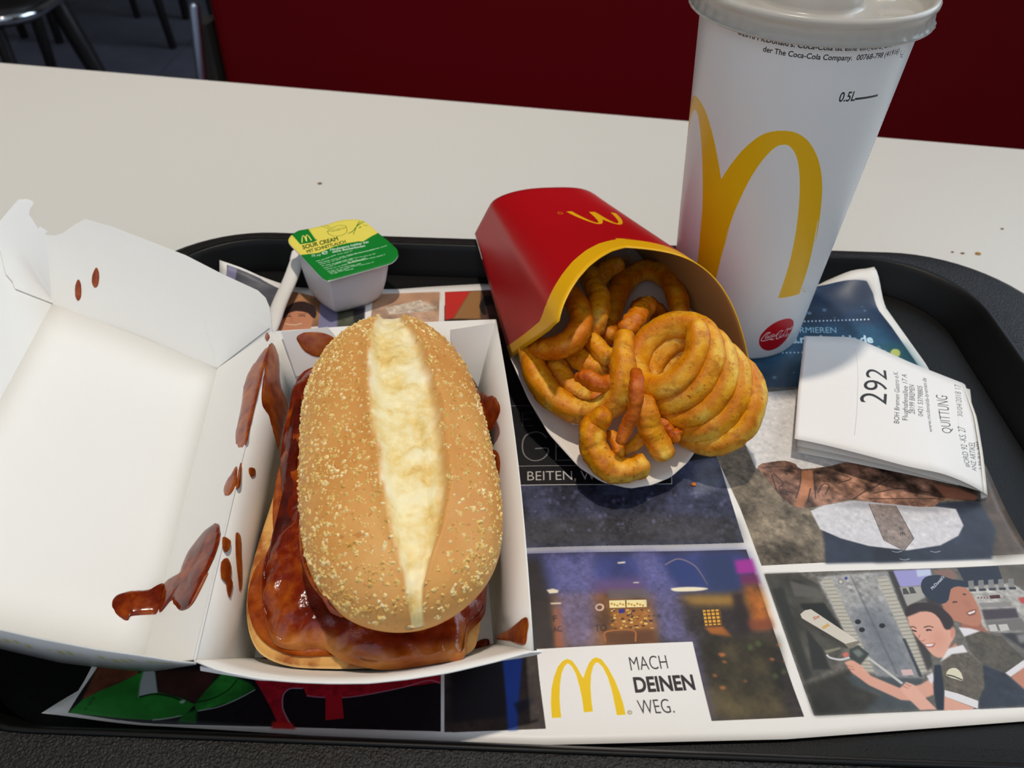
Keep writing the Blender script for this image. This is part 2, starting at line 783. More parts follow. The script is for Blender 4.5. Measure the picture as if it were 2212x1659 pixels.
# large floor tiles with open joints
tv, tf = box((0, 0, 0), 59.2, 59.2, .6)
tile_me = None
for i in range(5):
    for j in range(4):
        if tile_me is None:
            o = mk('tile', np.array(tv), tf, M_FLOOR, None, smooth=False, origin=(0, 0, 0))
            tile_me = o
        else:
            o = tile_me.copy()
            COL.objects.link(o)
        o.parent = fl
        o.location = Vector((-270 + 60 * i + 60, 150 + 60 * j - 190, 4.0)) * S

# plain plaster walls round the dining room and a wide window on the right
M_WALL = Mat('wall_paint', (128, 122, 114), .8, .2)
M_WALL.bump(M_WALL.noise(60, 3), .05, .2)
M_WALL = M_WALL.m


def struct(name, V, f, mat, **kw):
    return tag(mk(name, V, f, mat, None, smooth=False, **kw), kind='structure')


V, f = box((-60, 455, FLOOR_Z), 640, 10, 370)
struct('wall_back', V, f, M_WALL)
V, f = box((-385, 190, FLOOR_Z), 10, 520, 370)
struct('wall_left', V, f, M_WALL)
WX = 265
pieces = [box((WX, -20, FLOOR_Z), 10, 100, 370), box((WX, 380, FLOOR_Z), 10, 140, 370), box((WX, 170, FLOOR_Z), 10, 280, 85), box((WX, 170, 275), 10, 280, 20)]
V, f = join(pieces)
struct('wall_right', V, f, M_WALL)
V, f = box((-60, 190, 295), 640, 520, 8)
struct('ceiling', V, f, Mat('ceiling_paint', (200, 198, 194), .8, .2).m)
V, f = join([box((WX, 32.5, 10), 8, 5, 265), box((WX, 307.5, 10), 8, 5, 265), box((WX, 170, 10), 8, 5, 265), box((WX, 170, 10), 8, 280, 5), box((WX, 170, 270), 8, 280, 5)])
wo = struct('window_1', V, f, Mat('window_frame_paint', (70, 70, 74), .5).m)
for yy in (101, 239):
    V, f = box((WX, yy, 15), .8, 132, 255)
    mk('pane', V, f, Mat('window_glass', (245, 250, 250), .02, .5, trans=1).m, wo, smooth=False)

# the table: white laminate top, turned a little against the tray
TD = np.array([.9886, -.1505])          # along its far edge
TN = np.array([-.1505 * -1, .9886])     # towards the bench
TN = np.array([.1505, .9886])
far_mid = np.array([13.2, 62.73])


def tpt(a, b, z):
    p = far_mid + TD * a + TN * b
    return (p[0], p[1], z)


tb = thing('table', 'white laminate restaurant table carrying the black tray', 'table', (5, 20, TABLE_Z - 3))
bmv = []
T0, T1, B0 = -75, 55, -72
prof = [(0, -.15), (0, -2.6), (-.3, -2.9)]
G = []
outer = []


def rrect(x0, x1, y0, y1, r, n=8):
    P = []
    for cx, cy, a0 in ((x1 - r, y1 - r, 0), (x0 + r, y1 - r, 90), (x0 + r, y0 + r, 180), (x1 - r, y0 + r, 270)):
        for k in range(n + 1):
            a = math.radians(a0 + 90 * k / n)
            P.append((cx + r * math.cos(a), cy + r * math.sin(a)))
    return P


def ringloft(rings, close_first=True, close_last=True):
    n = len(rings[0])
    V = [q for r in rings for q in r]
    F_ = grid_faces(len(rings), n, wrap=True)
    if close_first:
        F_.append(tuple(range(n - 1, -1, -1)))
    if close_last:
        F_.append(tuple((len(rings) - 1) * n + j for j in range(n)))
    return V, F_


rings = []
for ins, z in ((.35, TABLE_Z - 2.8), (.0, TABLE_Z - 2.5), (.0, TABLE_Z - .3), (.09, TABLE_Z - .08), (.3, TABLE_Z)):
    rings.append([tpt(a, b, z) for a, b in rrect(T0 + ins, T1 - ins, B0 + ins, -ins, 3.0)])
V, f = ringloft(rings)
mk('table_top', V, f, M_TABLE, tb, smooth=False)
M_STEEL = Mat('brushed_steel', (150, 152, 156), .3, .5, metal=1).m
V, f = lathe([(.1, FLOOR_Z), (24, FLOOR_Z), (24, FLOOR_Z + 1), (4, FLOOR_Z + 3), (3.6, FLOOR_Z + 5), (3.6, TABLE_Z - 4), (14, TABLE_Z - 3.4), (14, TABLE_Z - 2.8),
              (.1, TABLE_Z - 2.8)], 40, (5, 26))
mk('table_leg', V, f, M_STEEL, tb)

# red bench on the other side of the table
m = Mat('red_leatherette', (98, 0, 8), .55, .12)
m.bump(m.noise(320, 3), .02, .3)
M_RED = m.m
bn = thing('bench', 'red leatherette bench back facing the table', 'bench', (13, 115, FLOOR_Z))


def bpt(a, b, z):   # a along the bench, b away from the table edge
    return tpt(a - 21.1, b, z)


def slab(name, a0, a1, b0, b1, z0, z1, mat, r=2.0):
    rr = []
    P = lambda ins, z: [bpt(a, b, z) for a, b in rrect(a0 + ins, a1 - ins, b0 + ins, b1 - ins, r, 4)]
    rr = [P(.6, z0), P(0, z0 + .6), P(0, z1 - .8), P(.25, z1 - .25), P(.9, z1)]
    V, f = ringloft(rr)
    return mk(name, V, f, mat, bn, smooth=False)


slab('backrest', -42.6, 150, 45, 53, -31, 38, M_RED)
slab('seat', -42.6, 150, 14, 46, -41, -31, M_RED, 3)
slab('plinth', -40, 148, 20, 50, FLOOR_Z, -41, Mat('dark_plinth', (30, 27, 27), .6).m, 1)
V, f = tube(polyline([bpt(-43.6, 43.8, -8.2), bpt(-46.4, 43.5, -31), bpt(-47.5, 43.2, FLOOR_Z)], 8), .75, 10)
mk('frame_bar', V, f, Mat('satin_steel', (165, 175, 195), .35, metal=1).m, bn, label='slim steel bar at the bench end')
V, f = box(bpt(-44.4, 47.5, FLOOR_Z), 2.2, 4.2, 64, -.151)
mk('end_panel', V, f, Mat('grey_end_panel', (62, 60, 58), .5).m, bn, smooth=False)

M_BLACKWOOD = Mat('dark_stained_wood', (24, 18, 17), .5).m
M_CHROME = Mat('chrome', (215, 218, 222), .12, metal=1).m


def chair(label, feet, seat_z, seat, rim=False):
    c = thing('chair', label, 'chair', (seat[0], seat[1], FLOOR_Z), 'dark chairs behind the table')
    for fx, fy, tx, ty, r in feet:
        V, f = tube(polyline([(fx, fy, FLOOR_Z + .8), (tx, ty, seat_z - 1)], 4), [r * .8, r * .9, r, r], 8)
        mk('leg', V, f, M_BLACKWOOD, c)
    x, y, sx, sy = seat
    R = lambda ins, z: [(x + a, y + b, z) for a, b in rrect(-sx + ins, sx - ins, -sy + ins, sy - ins, 8)]
    V, f = ringloft([R(.6, seat_z - 2), R(0, seat_z - 1.4), R(0, seat_z + 1), R(1, seat_z + 2)])
    mk('seat', V, f, M_BLACKWOOD, c)
    if rim:
        P = [np.array((x + a, y + b, seat_z)) for a, b in rrect(-sx - .7, sx + .7, -sy - .7, sy + .7, 8.5)]
        P.append(P[0])
        V, f = tube(P, 1.1, 10, cap=1)
        mk('seat_rim', V, f, M_CHROME, c, label='chrome tube round the seat')
    V, f = box((x, y + sy - 3, seat_z + 8), sx * 1.7, 2.4, 34)
    mk('backrest', V, f, M_BLACKWOOD, c, smooth=False)


chair('dark chair with a chrome-rimmed seat at the left edge, nearest to the table',
      [(-104, 212, -115, 210, 2.3), (-116, 187, -118, 189, 1.5), (-137, 187, -136, 189, 1.5), (-140, 212, -138, 210, 1.8)], -30.5,
      (-126.5, 200, 20, 20), True)
chair('dark chair whose slanting leg ends on the floor nearest to the red bench',
      [(-123.6, 295.5, -126.5, 294, 1.7), (-148.5, 329, -150, 327, 1.6), (-129.5, 329, -129, 327, 2.0), (-107, 296, -108, 298, 1.7)], -30.5,
      (-128, 314, 19, 17))
chair('dark chair half hidden behind the chrome-rimmed chair',
      [(-151, 263, -150, 263, 2.0), (-180, 303, -181, 301, 1.8), (-165, 298, -165, 297, 1.8), (-182, 262, -180, 263, 1.8)], -30.5, (-171, 279, 19, 20))

# ------------------------------------------------------------------ the tray
tr = thing('tray', 'black plastic tray with a raised rim lying on the white table', 'tray', (3, 25, TABLE_Z))
TA = -.014


def trr(x0, x1, y0, y1, r, z, n=14):
    ca, sa = math.cos(TA), math.sin(TA)
    return [(3 + (x - 3) * ca - (y - 25) * sa, 25 + (x - 3) * sa + (y - 25) * ca, z) for x, y in rrect(x0, x1, y0, y1, r, n)]


X0, X1, Y0, Y1 = -20.6, 27.6, 6.5, 40.55
# floor: textured; z just under the paper
fl0 = (-17.9, 22.9, 11.9, 38.75)
rings = [trr(fl0[0] + .4, fl0[1] - .4, fl0[2] + .4, fl0[3] - .4, 3.6, TABLE_Z + .012), trr(*fl0, 4.2, -.2), trr(fl0[0] + .1, fl0[1] - .1, fl0[2] + .1, fl0[3] - .1, 4.1, -.1),
         trr(fl0[0] + .6, fl0[1] - .6, fl0[2] + .6, fl0[3] - .6, 3.7, -.06)]
V, f = ringloft(rings)
mk('tray_floor', V, f, M_TRAY, tr, smooth=False)
L = [(fl0[0], fl0[1], fl0[2], fl0[3], 4.2, -.22), (fl0[0] - .02, fl0[1] + .02, fl0[2] - .02, fl0[3] + .02, 4.2, -.08),
     (fl0[0] - .35, fl0[1] + .3, fl0[2] - .12, fl0[3] + .2, 4.5, .25), (fl0[0] - .9, fl0[1] + .95, fl0[2] - .62, fl0[3] + .55, 5.0, 1.2),
     (fl0[0] - 1.05, fl0[1] + 1.15, fl0[2] - .74, fl0[3] + .66, 5.1, 1.42), (fl0[0] - 1.2, fl0[1] + 1.3, fl0[2] - .86, fl0[3] + .76, 5.2, 1.5)]
rings = [trr(*q) for q in L]
V, f = ringloft(rings, False, False)
mk('tray_wall', V, f, M_TRAYW, tr, solid=(.12, -1))
L = [(fl0[0] - 1.2, fl0[1] + 1.3, fl0[2] - .86, fl0[3] + .76, 5.2, 1.5), (fl0[0] - 1.35, fl0[1] + 1.5, fl0[2] - 1.05, fl0[3] + .86, 5.3, 1.52),
     (X0 + .5, X1 - .5, Y0 + .5, Y1 - .3, 6.2, 1.45), (X0 + .1, X1 - .1, Y0 + .1, Y1 - .08, 6.5, 1.33), (X0, X1, Y0, Y1, 6.6, 1.15),
     (X0 - .02, X1 + .02, Y0 - .02, Y1 + .02, 6.6, .85), (X0 + .15, X1 - .15, Y0 + .15, Y1 - .15, 6.5, .8), (X0 + .25, X1 - .25, Y0 + .25, Y1 - .25, 6.5, 1.1)]
rings = [trr(*q) for q in L]
V, f = ringloft(rings, False, False)
mk('tray_rim', V, f, M_RIM, tr)

# ------------------------------------------------------------------ the paper placemat
def paper_z(x, y):
    z = 0.0
    z += 1.7 * sm((y - 36.5) / 2.5) * sm((-11.2 - x) / 4)
    z += .9 * sm((-10.8 - x) / 4.5) * sm((17.5 - y) / 5)
    z += 1.08 * sm((y - 36.2) / 2.5) * sm((x - 16.4) / 2.8)
    z += .35 * sm((x - 19.2) / 1.8) * sm((y - 22) / 3)
    z += .10 * sm((14.5 - y) / 2.4)
    z += .025 * math.sin(x * .7 + y * .3) * sm((y - 13) / 2)
    return z


def pm_world(px, py):
    z = 0.0
    for _ in range(8):
        P = at(px, py, z)
        z = .5 * z + .5 * paper_z(P[0], P[1])
    return at(px, py, z)


PPC = 60
PX0, PY0, PX1, PY1 = -18.4, 11.3, 24.0, 42.0
cv = Canvas(int((PX1 - PX0) * PPC), int((PY1 - PY0) * PPC), lin((236, 231, 224)) * 0 + np.array((236, 231, 224)) / 255)


def pm(px, py):
    P = pm_world(px, py)
    return (P[0] - PX0) * PPC, (P[1] - PY0) * PPC


pp = Print(cv, pm)
GR = value_noise(cv.h, cv.w, 40, 3, 5) * .16          # mottled photo print
GF = value_noise(cv.h, cv.w, 260, 4, 3) * .16         # fine grain


def crop(ox, oy, k):
    return lambda P: [(ox + x / k, oy + y / k) for x, y in P]


pp.fill([(262, 1405), (945, 1432), (945, 720), (505, 730)], (62, 52, 46), tex=GR * 2 + GF)
# dark panel with thin lettering
pp.fill([(960, 660), (1480, 660), (1480, 790), (1548, 985), (1607, 1172), (1145, 1183), (960, 1188)], (24, 24, 27), tex=GF)
pp.fill([(960, 1050), (1452, 1045), (1455, 1000), (1550, 988), (1607, 1172), (1145, 1183), (960, 1188)], (58, 62, 84), tex=GR * 2.2 + GF)
pp.fill([(960, 1130), (1400, 1110), (1590, 1120), (1606, 1171), (1145, 1182), (960, 1186)], (62, 60, 62), .8, 14, tex=GR + GF)
rng = random.Random(5)
for _ in range(150):
    x, y = rng.uniform(1150, 1570), rng.uniform(1052, 1150)
    pp.dot(x, y, rng.uniform(1, 5), (128, 128, 170), rng.uniform(.1, .4), 1)
pp.fill([(1500, 1000), (1546, 986), (1565, 1050), (1500, 1075)], (190, 192, 200), .35, 10)
for a, b, w_ in (((960, 1011), (1452, 1003), 1.6), ((960, 1052), (1451, 1045), 2.6), ((1451, 1004), (1451, 1046), 2.6), ((960, 880), (1200, 876), 1.2)):
    pp.stroke([a, b], w_, (205, 203, 198), smooth=False)
pp.text('BEITEN, W', (1139, 1038), (1288, 1036), (1139, 1018), (196, 192, 186), cap=.70)
G_ = crop(1100, 700, 3.687)
pp.stroke(G_([(300, 905), (255, 868), (200, 860), (130, 890), (105, 960), (120, 1040), (180, 1085), (250, 1080), (300, 1040), (305, 990), (205, 992)]), 4, (128, 126, 126))
pp.stroke(G_([(520, 868), (372, 872), (372, 1085), (530, 1082)]), 4, (128, 126, 126), smooth=False)
pp.stroke(G_([(372, 975), (500, 973)]), 4, (128, 126, 126), smooth=False)
pp.stroke(G_([(188, 705), (105, 708), (108, 812), (192, 810)]), 3, (92, 90, 92), smooth=False)
pp.stroke(G_([(108, 758), (175, 757)]), 3, (92, 90, 92), smooth=False)
pp.stroke(G_([(205, 703), (255, 810), (300, 700)]), 3, (92, 90, 92), smooth=False)
for _ in range(60):
    x = rng.gauss(1352, 18)
    y = 1135 - (x - 1352) * .8 + rng.gauss(0, 12)
    pp.dot(x, y, rng.uniform(.6, 2), (22, 20, 20), .7)

# night view of the restaurant front
N = crop(1100, 1050, 2.765)
pp.fill([(960, 1203), (1145, 1196), (1612, 1187), (1737, 1548), (1160, 1578), (960, 1582)], (52, 44, 42), tex=GR + GF)
pp.fill(N([(-100, 410), (110, 400), (1415, 380), (1500, 620), (900, 640), (-100, 640)]), (58, 66, 122), .95, 14, tex=GR)
pp.fill(N([(480, 560), (820, 550), (840, 680), (480, 690)]), (120, 82, 120), .7, 12)
pp.fill(N([(240, 650), (880, 640), (890, 950), (270, 965)]), (126, 82, 46), .95, 8, tex=GR * 2)
pp.fill(N([(-100, 420), (190, 430), (235, 640), (265, 965), (-100, 975)]), (50, 42, 40), .9, 10, tex=GR)
pp.fill(N([(265, 730), (320, 730), (330, 965), (275, 965)]), (176, 92, 44), .8, 3)
pp.fill(N([(600, 735), (855, 725), (880, 850), (620, 860)]), (176, 112, 48), .8, 6)
for _ in range(70):
    x, y = rng.uniform(605, 860), rng.uniform(735, 850)
    q = rng.choice([(232, 186, 82), (70, 42, 26), (214, 140, 50), (40, 34, 60), (240, 220, 130)])
    s = rng.uniform(4, 13)
    pp.fill(N([(x, y), (x + s * 1.6, y), (x + s * 1.6, y + s), (x, y + s)]), q, .8)
pp.fill(N([(597, 683), (820, 678), (822, 722), (600, 728)]), (246, 228, 164))
pp.stroke(N([(696, 682), (698, 724)]), 3, (120, 90, 40), smooth=False)
for k in range(12):
    x = 612 + k * 17
    pp.dot(*N([(x, 703 + (k % 3) * 5)])[0], 2.4, (196, 140, 50), .9)
pp.fill(N([(655, 735), (690, 733), (690, 757), (655, 760)]), (52, 46, 130))
pp.fill(N([(590, 618), (835, 612), (840, 668), (590, 676)]), (104, 96, 96), .8, 3)
pp.fill(N([(575, 870), (870, 860), (880, 935), (580, 945)]), (96, 58, 32), .9, 5)
pp.stroke(N([(575, 930), (580, 870), (740, 862), (755, 930)]), 4, (170, 104, 50))
pp.text('F', N([(262, 808)])[0], N([(288, 808)])[0], N([(258, 772)])[0], (60, 42, 34), .02)
pp.text('AC', N([(262, 873)])[0], N([(316, 868)])[0], N([(258, 838)])[0], (60, 42, 34), .02)
pp.text('TO', N([(512, 868)])[0], N([(584, 864)])[0], N([(508, 828)])[0], (60, 42, 34), .02)
pp.text('O', N([(512, 745)])[0], N([(568, 743)])[0], N([(512, 703)])[0], (226, 190, 160), .04)
for P in ([(205, 405), (335, 400), (500, 520), (520, 960), (325, 967), (270, 620)], [(735, 395), (870, 392), (1000, 600), (1075, 935), (920, 942), (830, 640)],
          [(1060, 900), (1150, 900), (1305, 1400), (1205, 1415)], [(400, 395), (520, 395), (500, 560), (430, 560)]):
    pp.fill(N(P), (112, 108, 158), .72, 12, tex=GF)
pp.fill(N([(930, 450), (1010, 432), (1110, 470), (1180, 590), (1080, 600), (985, 560)]), (46, 62, 116), .85, 6)
pp.stroke(N([(930, 470), (1010, 435), (1100, 470), (1150, 530), (1185, 590)]), 4, (150, 128, 130), .7)
pp.fill(N([(1130, 420), (1330, 400), (1370, 620), (1200, 640)]), (44, 58, 96), .9, 10)
pp.fill(N([(1345, 445), (1450, 432), (1478, 520), (1362, 526)]), (166, 46, 150), .95, 4)
pp.fill(N([(1375, 530), (1482, 524), (1500, 585), (1390, 590)]), (112, 40, 84), .9, 4)
pp.fill(N([(1010, 655), (1510, 645), (1532, 715), (1090, 710)]), (192, 142, 56), .8, 10)
pp.fill(N([(1395, 592), (1500, 586), (1580, 850), (1450, 860)]), (176, 98, 34), .9, 8, tex=GR * 2)
pp.fill(N([(1330, 640), (1395, 640), (1450, 880), (1370, 890)]), (42, 30, 32), .9, 5)
pp.fill(N([(1155, 740), (1258, 735), (1272, 828), (1170, 835)]), (222, 166, 60))
for k in range(4):
    pp.stroke(N([(1160, 755 + k * 22), (1268, 750 + k * 22)]), 2.5, (90, 52, 22), smooth=False)
for k in range(4):
    pp.stroke(N([(1175 + k * 26, 735), (1190 + k * 26, 835)]), 2.5, (90, 52, 22), smooth=False)
pp.fill(N([(1165, 842), (1275, 836), (1335, 905), (1205, 885)]), (176, 100, 36), .95, 3)
pp.fill(N([(1420, 800), (1560, 790), (1580, 850), (1440, 860)]), (120, 60, 40), .8, 5)
pp.fill(N([(1120, 905), (1600, 890), (1672, 1390), (1215, 1412)]), (58, 50, 32), .96, 10, tex=GR * 3)
for x, y, r in ((1270, 1008, 26), (1285, 1050, 16), (1570, 1035, 18), (1640, 1048, 10), (1275, 1205, 22), (1228, 1132, 16), (1410, 1165, 12), (1610, 950, 14)):
    pp.fill(N([(x - r, y - r * .3), (x + r * .4, y - r * .5), (x + r, y + r * .2), (x - r * .2, y + r * .5)]), (204, 118, 60), .85, 2)
for x, y in ((1440, 965), (1490, 940), (1590, 1135), (1640, 1110)):
    pp.dot(*N([(x, y)])[0], 6, (96, 120, 60), .6, 3)
pp.fill(N([(965, 612), (1020, 604), (1100, 602), (1190, 610), (1150, 624), (1060, 630), (985, 628)]), (250, 236, 200), .95, 1, curve=2)
for P in ([(222, 620), (260, 612), (296, 622), (290, 638), (240, 642)], [(645, 455), (692, 450), (694, 460), (650, 464)], [(740, 574), (775, 572), (775, 578), (742, 580)],
          [(246, 697), (310, 695), (310, 704), (248, 706)]):
    pp.fill(N(P), (250, 236, 204), .95, 1)
# white field with the arches and the slogan
WH = (236, 231, 224)
pp.fill([(1159, 1402), (1496, 1386), (1538, 1560), (1537, 1600), (1179, 1612)], WH)
pp.fill([(952, 1582), (1740, 1549), (1760, 1640), (940, 1640)], WH)
AR = N([(255, 1385), (249, 1300), (253, 1210), (268, 1140), (290, 1080), (318, 1045), (347, 1032), (375, 1043), (405, 1083), (430, 1130), (443, 1148), (455, 1110),
        (475, 1060), (498, 1031), (521, 1023), (552, 1036), (590, 1085), (630, 1160), (660, 1235), (680, 1300), (695, 1365), (643, 1368), (630, 1300), (612, 1215),
        (588, 1140), (560, 1083), (532, 1053), (516, 1055), (500, 1078), (488, 1130), (485, 1200), (490, 1280), (499, 1346), (446, 1351), (437, 1275), (420, 1195),
        (400, 1125), (375, 1077), (350, 1057), (330, 1075), (312, 1120), (303, 1180), (300, 1260), (303, 1320), (310, 1382)])
pp.fill(AR, (238, 194, 12))
INK = (44, 36, 36)
pp.text('MACH', N([(728, 1103)])[0], N([(951, 1090)])[0], N([(712, 1017)])[0], INK, -.012)
pp.text('DEINEN', N([(753, 1231)])[0], N([(1114, 1214)])[0], N([(737, 1141)])[0], INK, .03)
pp.text('WEG.', N([(779, 1363)])[0], N([(990, 1354)])[0], N([(759, 1274)])[0], INK, -.012)
pp.stroke([N([(720 + 12 * math.cos(a), 1352 + 10 * math.sin(a))])[0] for a in np.linspace(0, 6.4, 14)], 1.4, (150, 130, 90))
pp.text('R', N([(715, 1358)])[0], N([(726, 1357)])[0], N([(714, 1346)])[0], (150, 130, 90), 0)

# dark wooden floor with a blue leg
pp.fill([(973, 1420), (1158, 1412), (1179, 1574), (975, 1582)], (54, 43, 38), tex=GR + GF)
pp.fill([(973, 1420), (1090, 1420), (1104, 1548), (974, 1562)], (27, 26, 30), .95, 5)
pp.fill([(1084, 1410), (1130, 1408), (1122, 1500), (1118, 1577), (1097, 1578), (1093, 1510)], (34, 66, 150), .95, 2)
pp.fill([(1110, 1520), (1150, 1505), (1156, 1515), (1120, 1545)], (20, 20, 34), .8, 3)

# green shirt on a dark background
K = crop(0, 1300, 3.16)
A7 = crop(600, 1350, 3.16)
pp.fill([(222, 1425), (330, 1400), (952, 1430), (952, 1580), (600, 1570), (147, 1539)], (22, 21, 26), tex=GF)
pp.fill(K([(690, 400), (960, 440), (940, 500), (800, 560), (555, 680)]), (128, 70, 46), .95, 2, tex=GR * 2)
pp.fill(K([(468, 757), (560, 670), (700, 600), (800, 560), (985, 470), (1060, 480), (1075, 610), (1240, 655), (1330, 700), (1260, 780), (1030, 808)]), (40, 128, 44), tex=GR)
pp.fill(K([(1060, 450), (1500, 470), (1420, 600), (1330, 690), (1240, 655), (1075, 618)]), (64, 36, 32), .97, 3, tex=GR)
pp.fill(K([(990, 430), (1052, 430), (1076, 622), (944, 655), (955, 560)]), (176, 178, 182), .95, 1)
pp.fill(K([(1520, 480), (1700, 550), (1748, 595), (1600, 680), (1340, 752), (1325, 700), (1400, 610)]), (40, 124, 44), .97, 1, tex=GR * 2)
pp.stroke(K([(1320, 690), (1450, 660), (1560, 600), (1620, 530)]), 3, (16, 50, 20), .8)
pp.stroke(K([(1350, 745), (1500, 715), (1640, 655), (1742, 600)]), 2.5, (200, 205, 210), .8)
pp.stroke(K([(950, 650), (1060, 630), (1180, 650), (1270, 690)]), 4, (14, 50, 18), .9)
pp.stroke(K([(1040, 808), (1150, 795), (1250, 775)]), 3, (200, 210, 205), .8)
pp.fill(K([(1240, 770), (1345, 735), (1340, 832), (1212, 822)]), (34, 116, 40), .95, 2)
pp.fill(K([(1225, 675), (1262, 668), (1265, 690), (1230, 695)]), (190, 214, 200), .9, 1)
pp.text('© 2018', K([(585, 745)])[0], K([(650, 655)])[0], K([(570, 735)])[0], (20, 40, 20), 0, .8)
pp.fill([(540, 1452), (952, 1447), (952, 1474), (870, 1485), (790, 1500), (740, 1506), (690, 1505), (662, 1503), (656, 1487), (626, 1488), (612, 1502), (612, 1530),
         (624, 1555), (637, 1574), (590, 1573), (598, 1558), (585, 1530), (566, 1495)], (170, 24, 40), tex=GF)
pp.stroke([(655, 1487), (626, 1488), (612, 1502), (611, 1530), (622, 1555), (634, 1573)], 3, (170, 150, 170), .8)
pp.stroke([(662, 1503), (690, 1506), (740, 1507), (790, 1501), (870, 1485), (925, 1470), (952, 1476)], 3, (200, 120, 140), .8)
pp.fill([(703, 1503), (738, 1503), (743, 1552), (703, 1556)], (184, 24, 40))
pp.fill([(588, 1558), (630, 1562), (640, 1575), (585, 1573)], (224, 40, 38), .9, 2)

# man with crossed arms, shirt and tie
T4 = crop(1600, 900, 3.614)
pp.fill([(1480, 843), (2100, 790), (2118, 930), (2150, 1040), (2196, 1120), (2232, 1196), (1645, 1222), (1600, 1100)], (116, 104, 88), tex=GR * 2 + GF)
pp.fill(T4([(1700, 500), (1900, 100), (2080, 380), (2300, 1050), (1960, 1110)]), (70, 58, 48), .9, 12, tex=GR * 2)
pp.fill(T4([(600, 720), (1690, 660), (1860, 650), (1990, 880), (1960, 1112), (660, 1148), (650, 960)]), (44, 50, 64), .97, 3, tex=GR)
pp.fill(T4([(1040, 1000), (1250, 1050), (1250, 1130), (1040, 1138)]), (28, 30, 38), .8, 6)
pp.fill([(1640, 848), (1736, 840), (1900, 840), (1900, 1010), (1735, 1016), (1700, 998), (1633, 1012), (1610, 960), (1640, 900)], (222, 219, 216), .97, 1, tex=GF * .4)
pp.fill(T4([(545, 735), (650, 690), (880, 655), (1500, 700), (1680, 720), (1740, 850), (1700, 930), (1560, 1005), (1300, 1045), (1000, 1010), (780, 950), (620, 880)]),
        (216, 212, 214), .98, 1, tex=GF * .4)
pp.fill(T4([(700, 700), (900, 655), (1500, 700), (1650, 720), (1500, 745), (900, 715)]), (150, 148, 156), .6, 6)
pp.fill(T4([(1000, 680), (1210, 695), (1352, 950), (1275, 1047), (1118, 965)]), (146, 130, 122), tex=GF)
pp.stroke(T4([(1000, 680), (1118, 965), (1275, 1047), (1352, 950), (1210, 695)]), 1.6, (70, 58, 56), .8, False)
Am = T4([(1245, 925), (1285, 925), (1245, 900)])
O_, A_, U_ = pp.m(Am)
pp.c.paint(edges([O_ + (A_ - O_) * (.5 + .5 * x) + (U_ - O_) * y for x, y in ARCH]), (40, 30, 28))
arm = T4([(130, 390), (230, 355), (350, 345), (430, 370), (475, 410), (700, 385), (820, 355), (1000, 340), (1400, 420), (1500, 500), (1700, 560), (1842, 620), (1822, 655),
          (1600, 640), (1500, 705), (1250, 690), (1050, 670), (870, 645), (650, 692), (450, 712), (330, 640), (230, 520)])
ARMT = value_noise(cv.h, cv.w, 90, 9, 4) * .55
pp.fill(arm, (124, 92, 76), tex=ARMT, curve=2)
pp.fill(T4([(1490, 520), (1700, 560), (1842, 620), (1822, 655), (1600, 640)]), (184, 118, 92), .9, 3)
pp.fill(T4([(460, 425), (560, 415), (575, 560), (480, 705), (425, 700), (470, 560)]), (182, 120, 84), .8, 2, tex=GR)
for P in ([(1190, 455), (1060, 540), (960, 590), (870, 650)], [(470, 410), (465, 520), (430, 640)], [(570, 430), (585, 640)], [(250, 440), (330, 520), (300, 560), (420, 600)],
          [(600, 600), (640, 530), (690, 540), (660, 610)], [(700, 430), (860, 480), (760, 520)], [(1030, 600), (1250, 560), (1500, 600)], [(1000, 640), (1300, 640), (1560, 640)],
          [(170, 400), (330, 390), (460, 420)], [(280, 570), (240, 450)]):
    pp.stroke(T4(P), 3, (58, 44, 44), .7)
pp.stroke(T4([(545, 560), (520, 680)]), 4, (60, 52, 52), .7)
for x, y in ((1180, 1050), (1480, 1050), (1240, 1110)):
    pp.stroke(T4([(x, y), (x + 40, y + 8), (x + 80, y)]), 2.5, (170, 172, 176), .8)

# two crew members in the kitchen
Q5 = crop(1600, 1180, 3.614)
pp.fill([(1651, 1240), (2212, 1219), (2290, 1216), (2340, 1518), (2212, 1528), (1759, 1546)], (104, 99, 92), tex=GF)
f5 = lambda P, c, a=1.0, b=0, t=None, cu=0: pp.fill(Q5(P), c, a, b, t, cu)
f5([(185, 215), (450, 208), (610, 300), (840, 740), (720, 960), (500, 1060)], (74, 71, 64), .95, 3, GR * 2)
f5([(240, 330), (330, 320), (560, 1010), (500, 1050)], (44, 46, 42), .9, 3)
f5([(380, 270), (600, 330), (620, 400), (420, 390)], (96, 92, 86), .9, 2)
f5([(460, 450), (650, 440), (830, 700), (640, 700)], (30, 32, 30), .95, 2)
f5([(510, 640), (640, 800), (700, 960), (560, 965)], (40, 42, 40), .95, 2)
f5([(500, 1080), (850, 960), (910, 1085), (1150, 1200), (960, 1300), (575, 1322)], (50, 47, 40), .97, 4, GR * 2)
f5([(800, 1010), (1060, 1010), (1420, 1030), (1500, 1270), (960, 1296), (1090, 1160), (880, 1090)], (66, 74, 78), .9, 4, GR)
f5([(590, 240), (1150, 195), (1430, 1030), (1060, 1015), (800, 640)], (160, 158, 155), .98, 2, GF)
f5([(830, 500), (1130, 430), (1420, 1025), (1070, 1010)], (104, 110, 120), .75, 22)
f5([(850, 225), (862, 224), (1230, 1000), (1210, 1000)], (90, 92, 96), .6, 1)
f5([(625, 255), (705, 250), (1050, 990), (955, 985)], (186, 180, 166), .95, 1)
f5([(1058, 245), (1140, 238), (1500, 985), (1400, 1000)], (186, 180, 166), .95, 1)
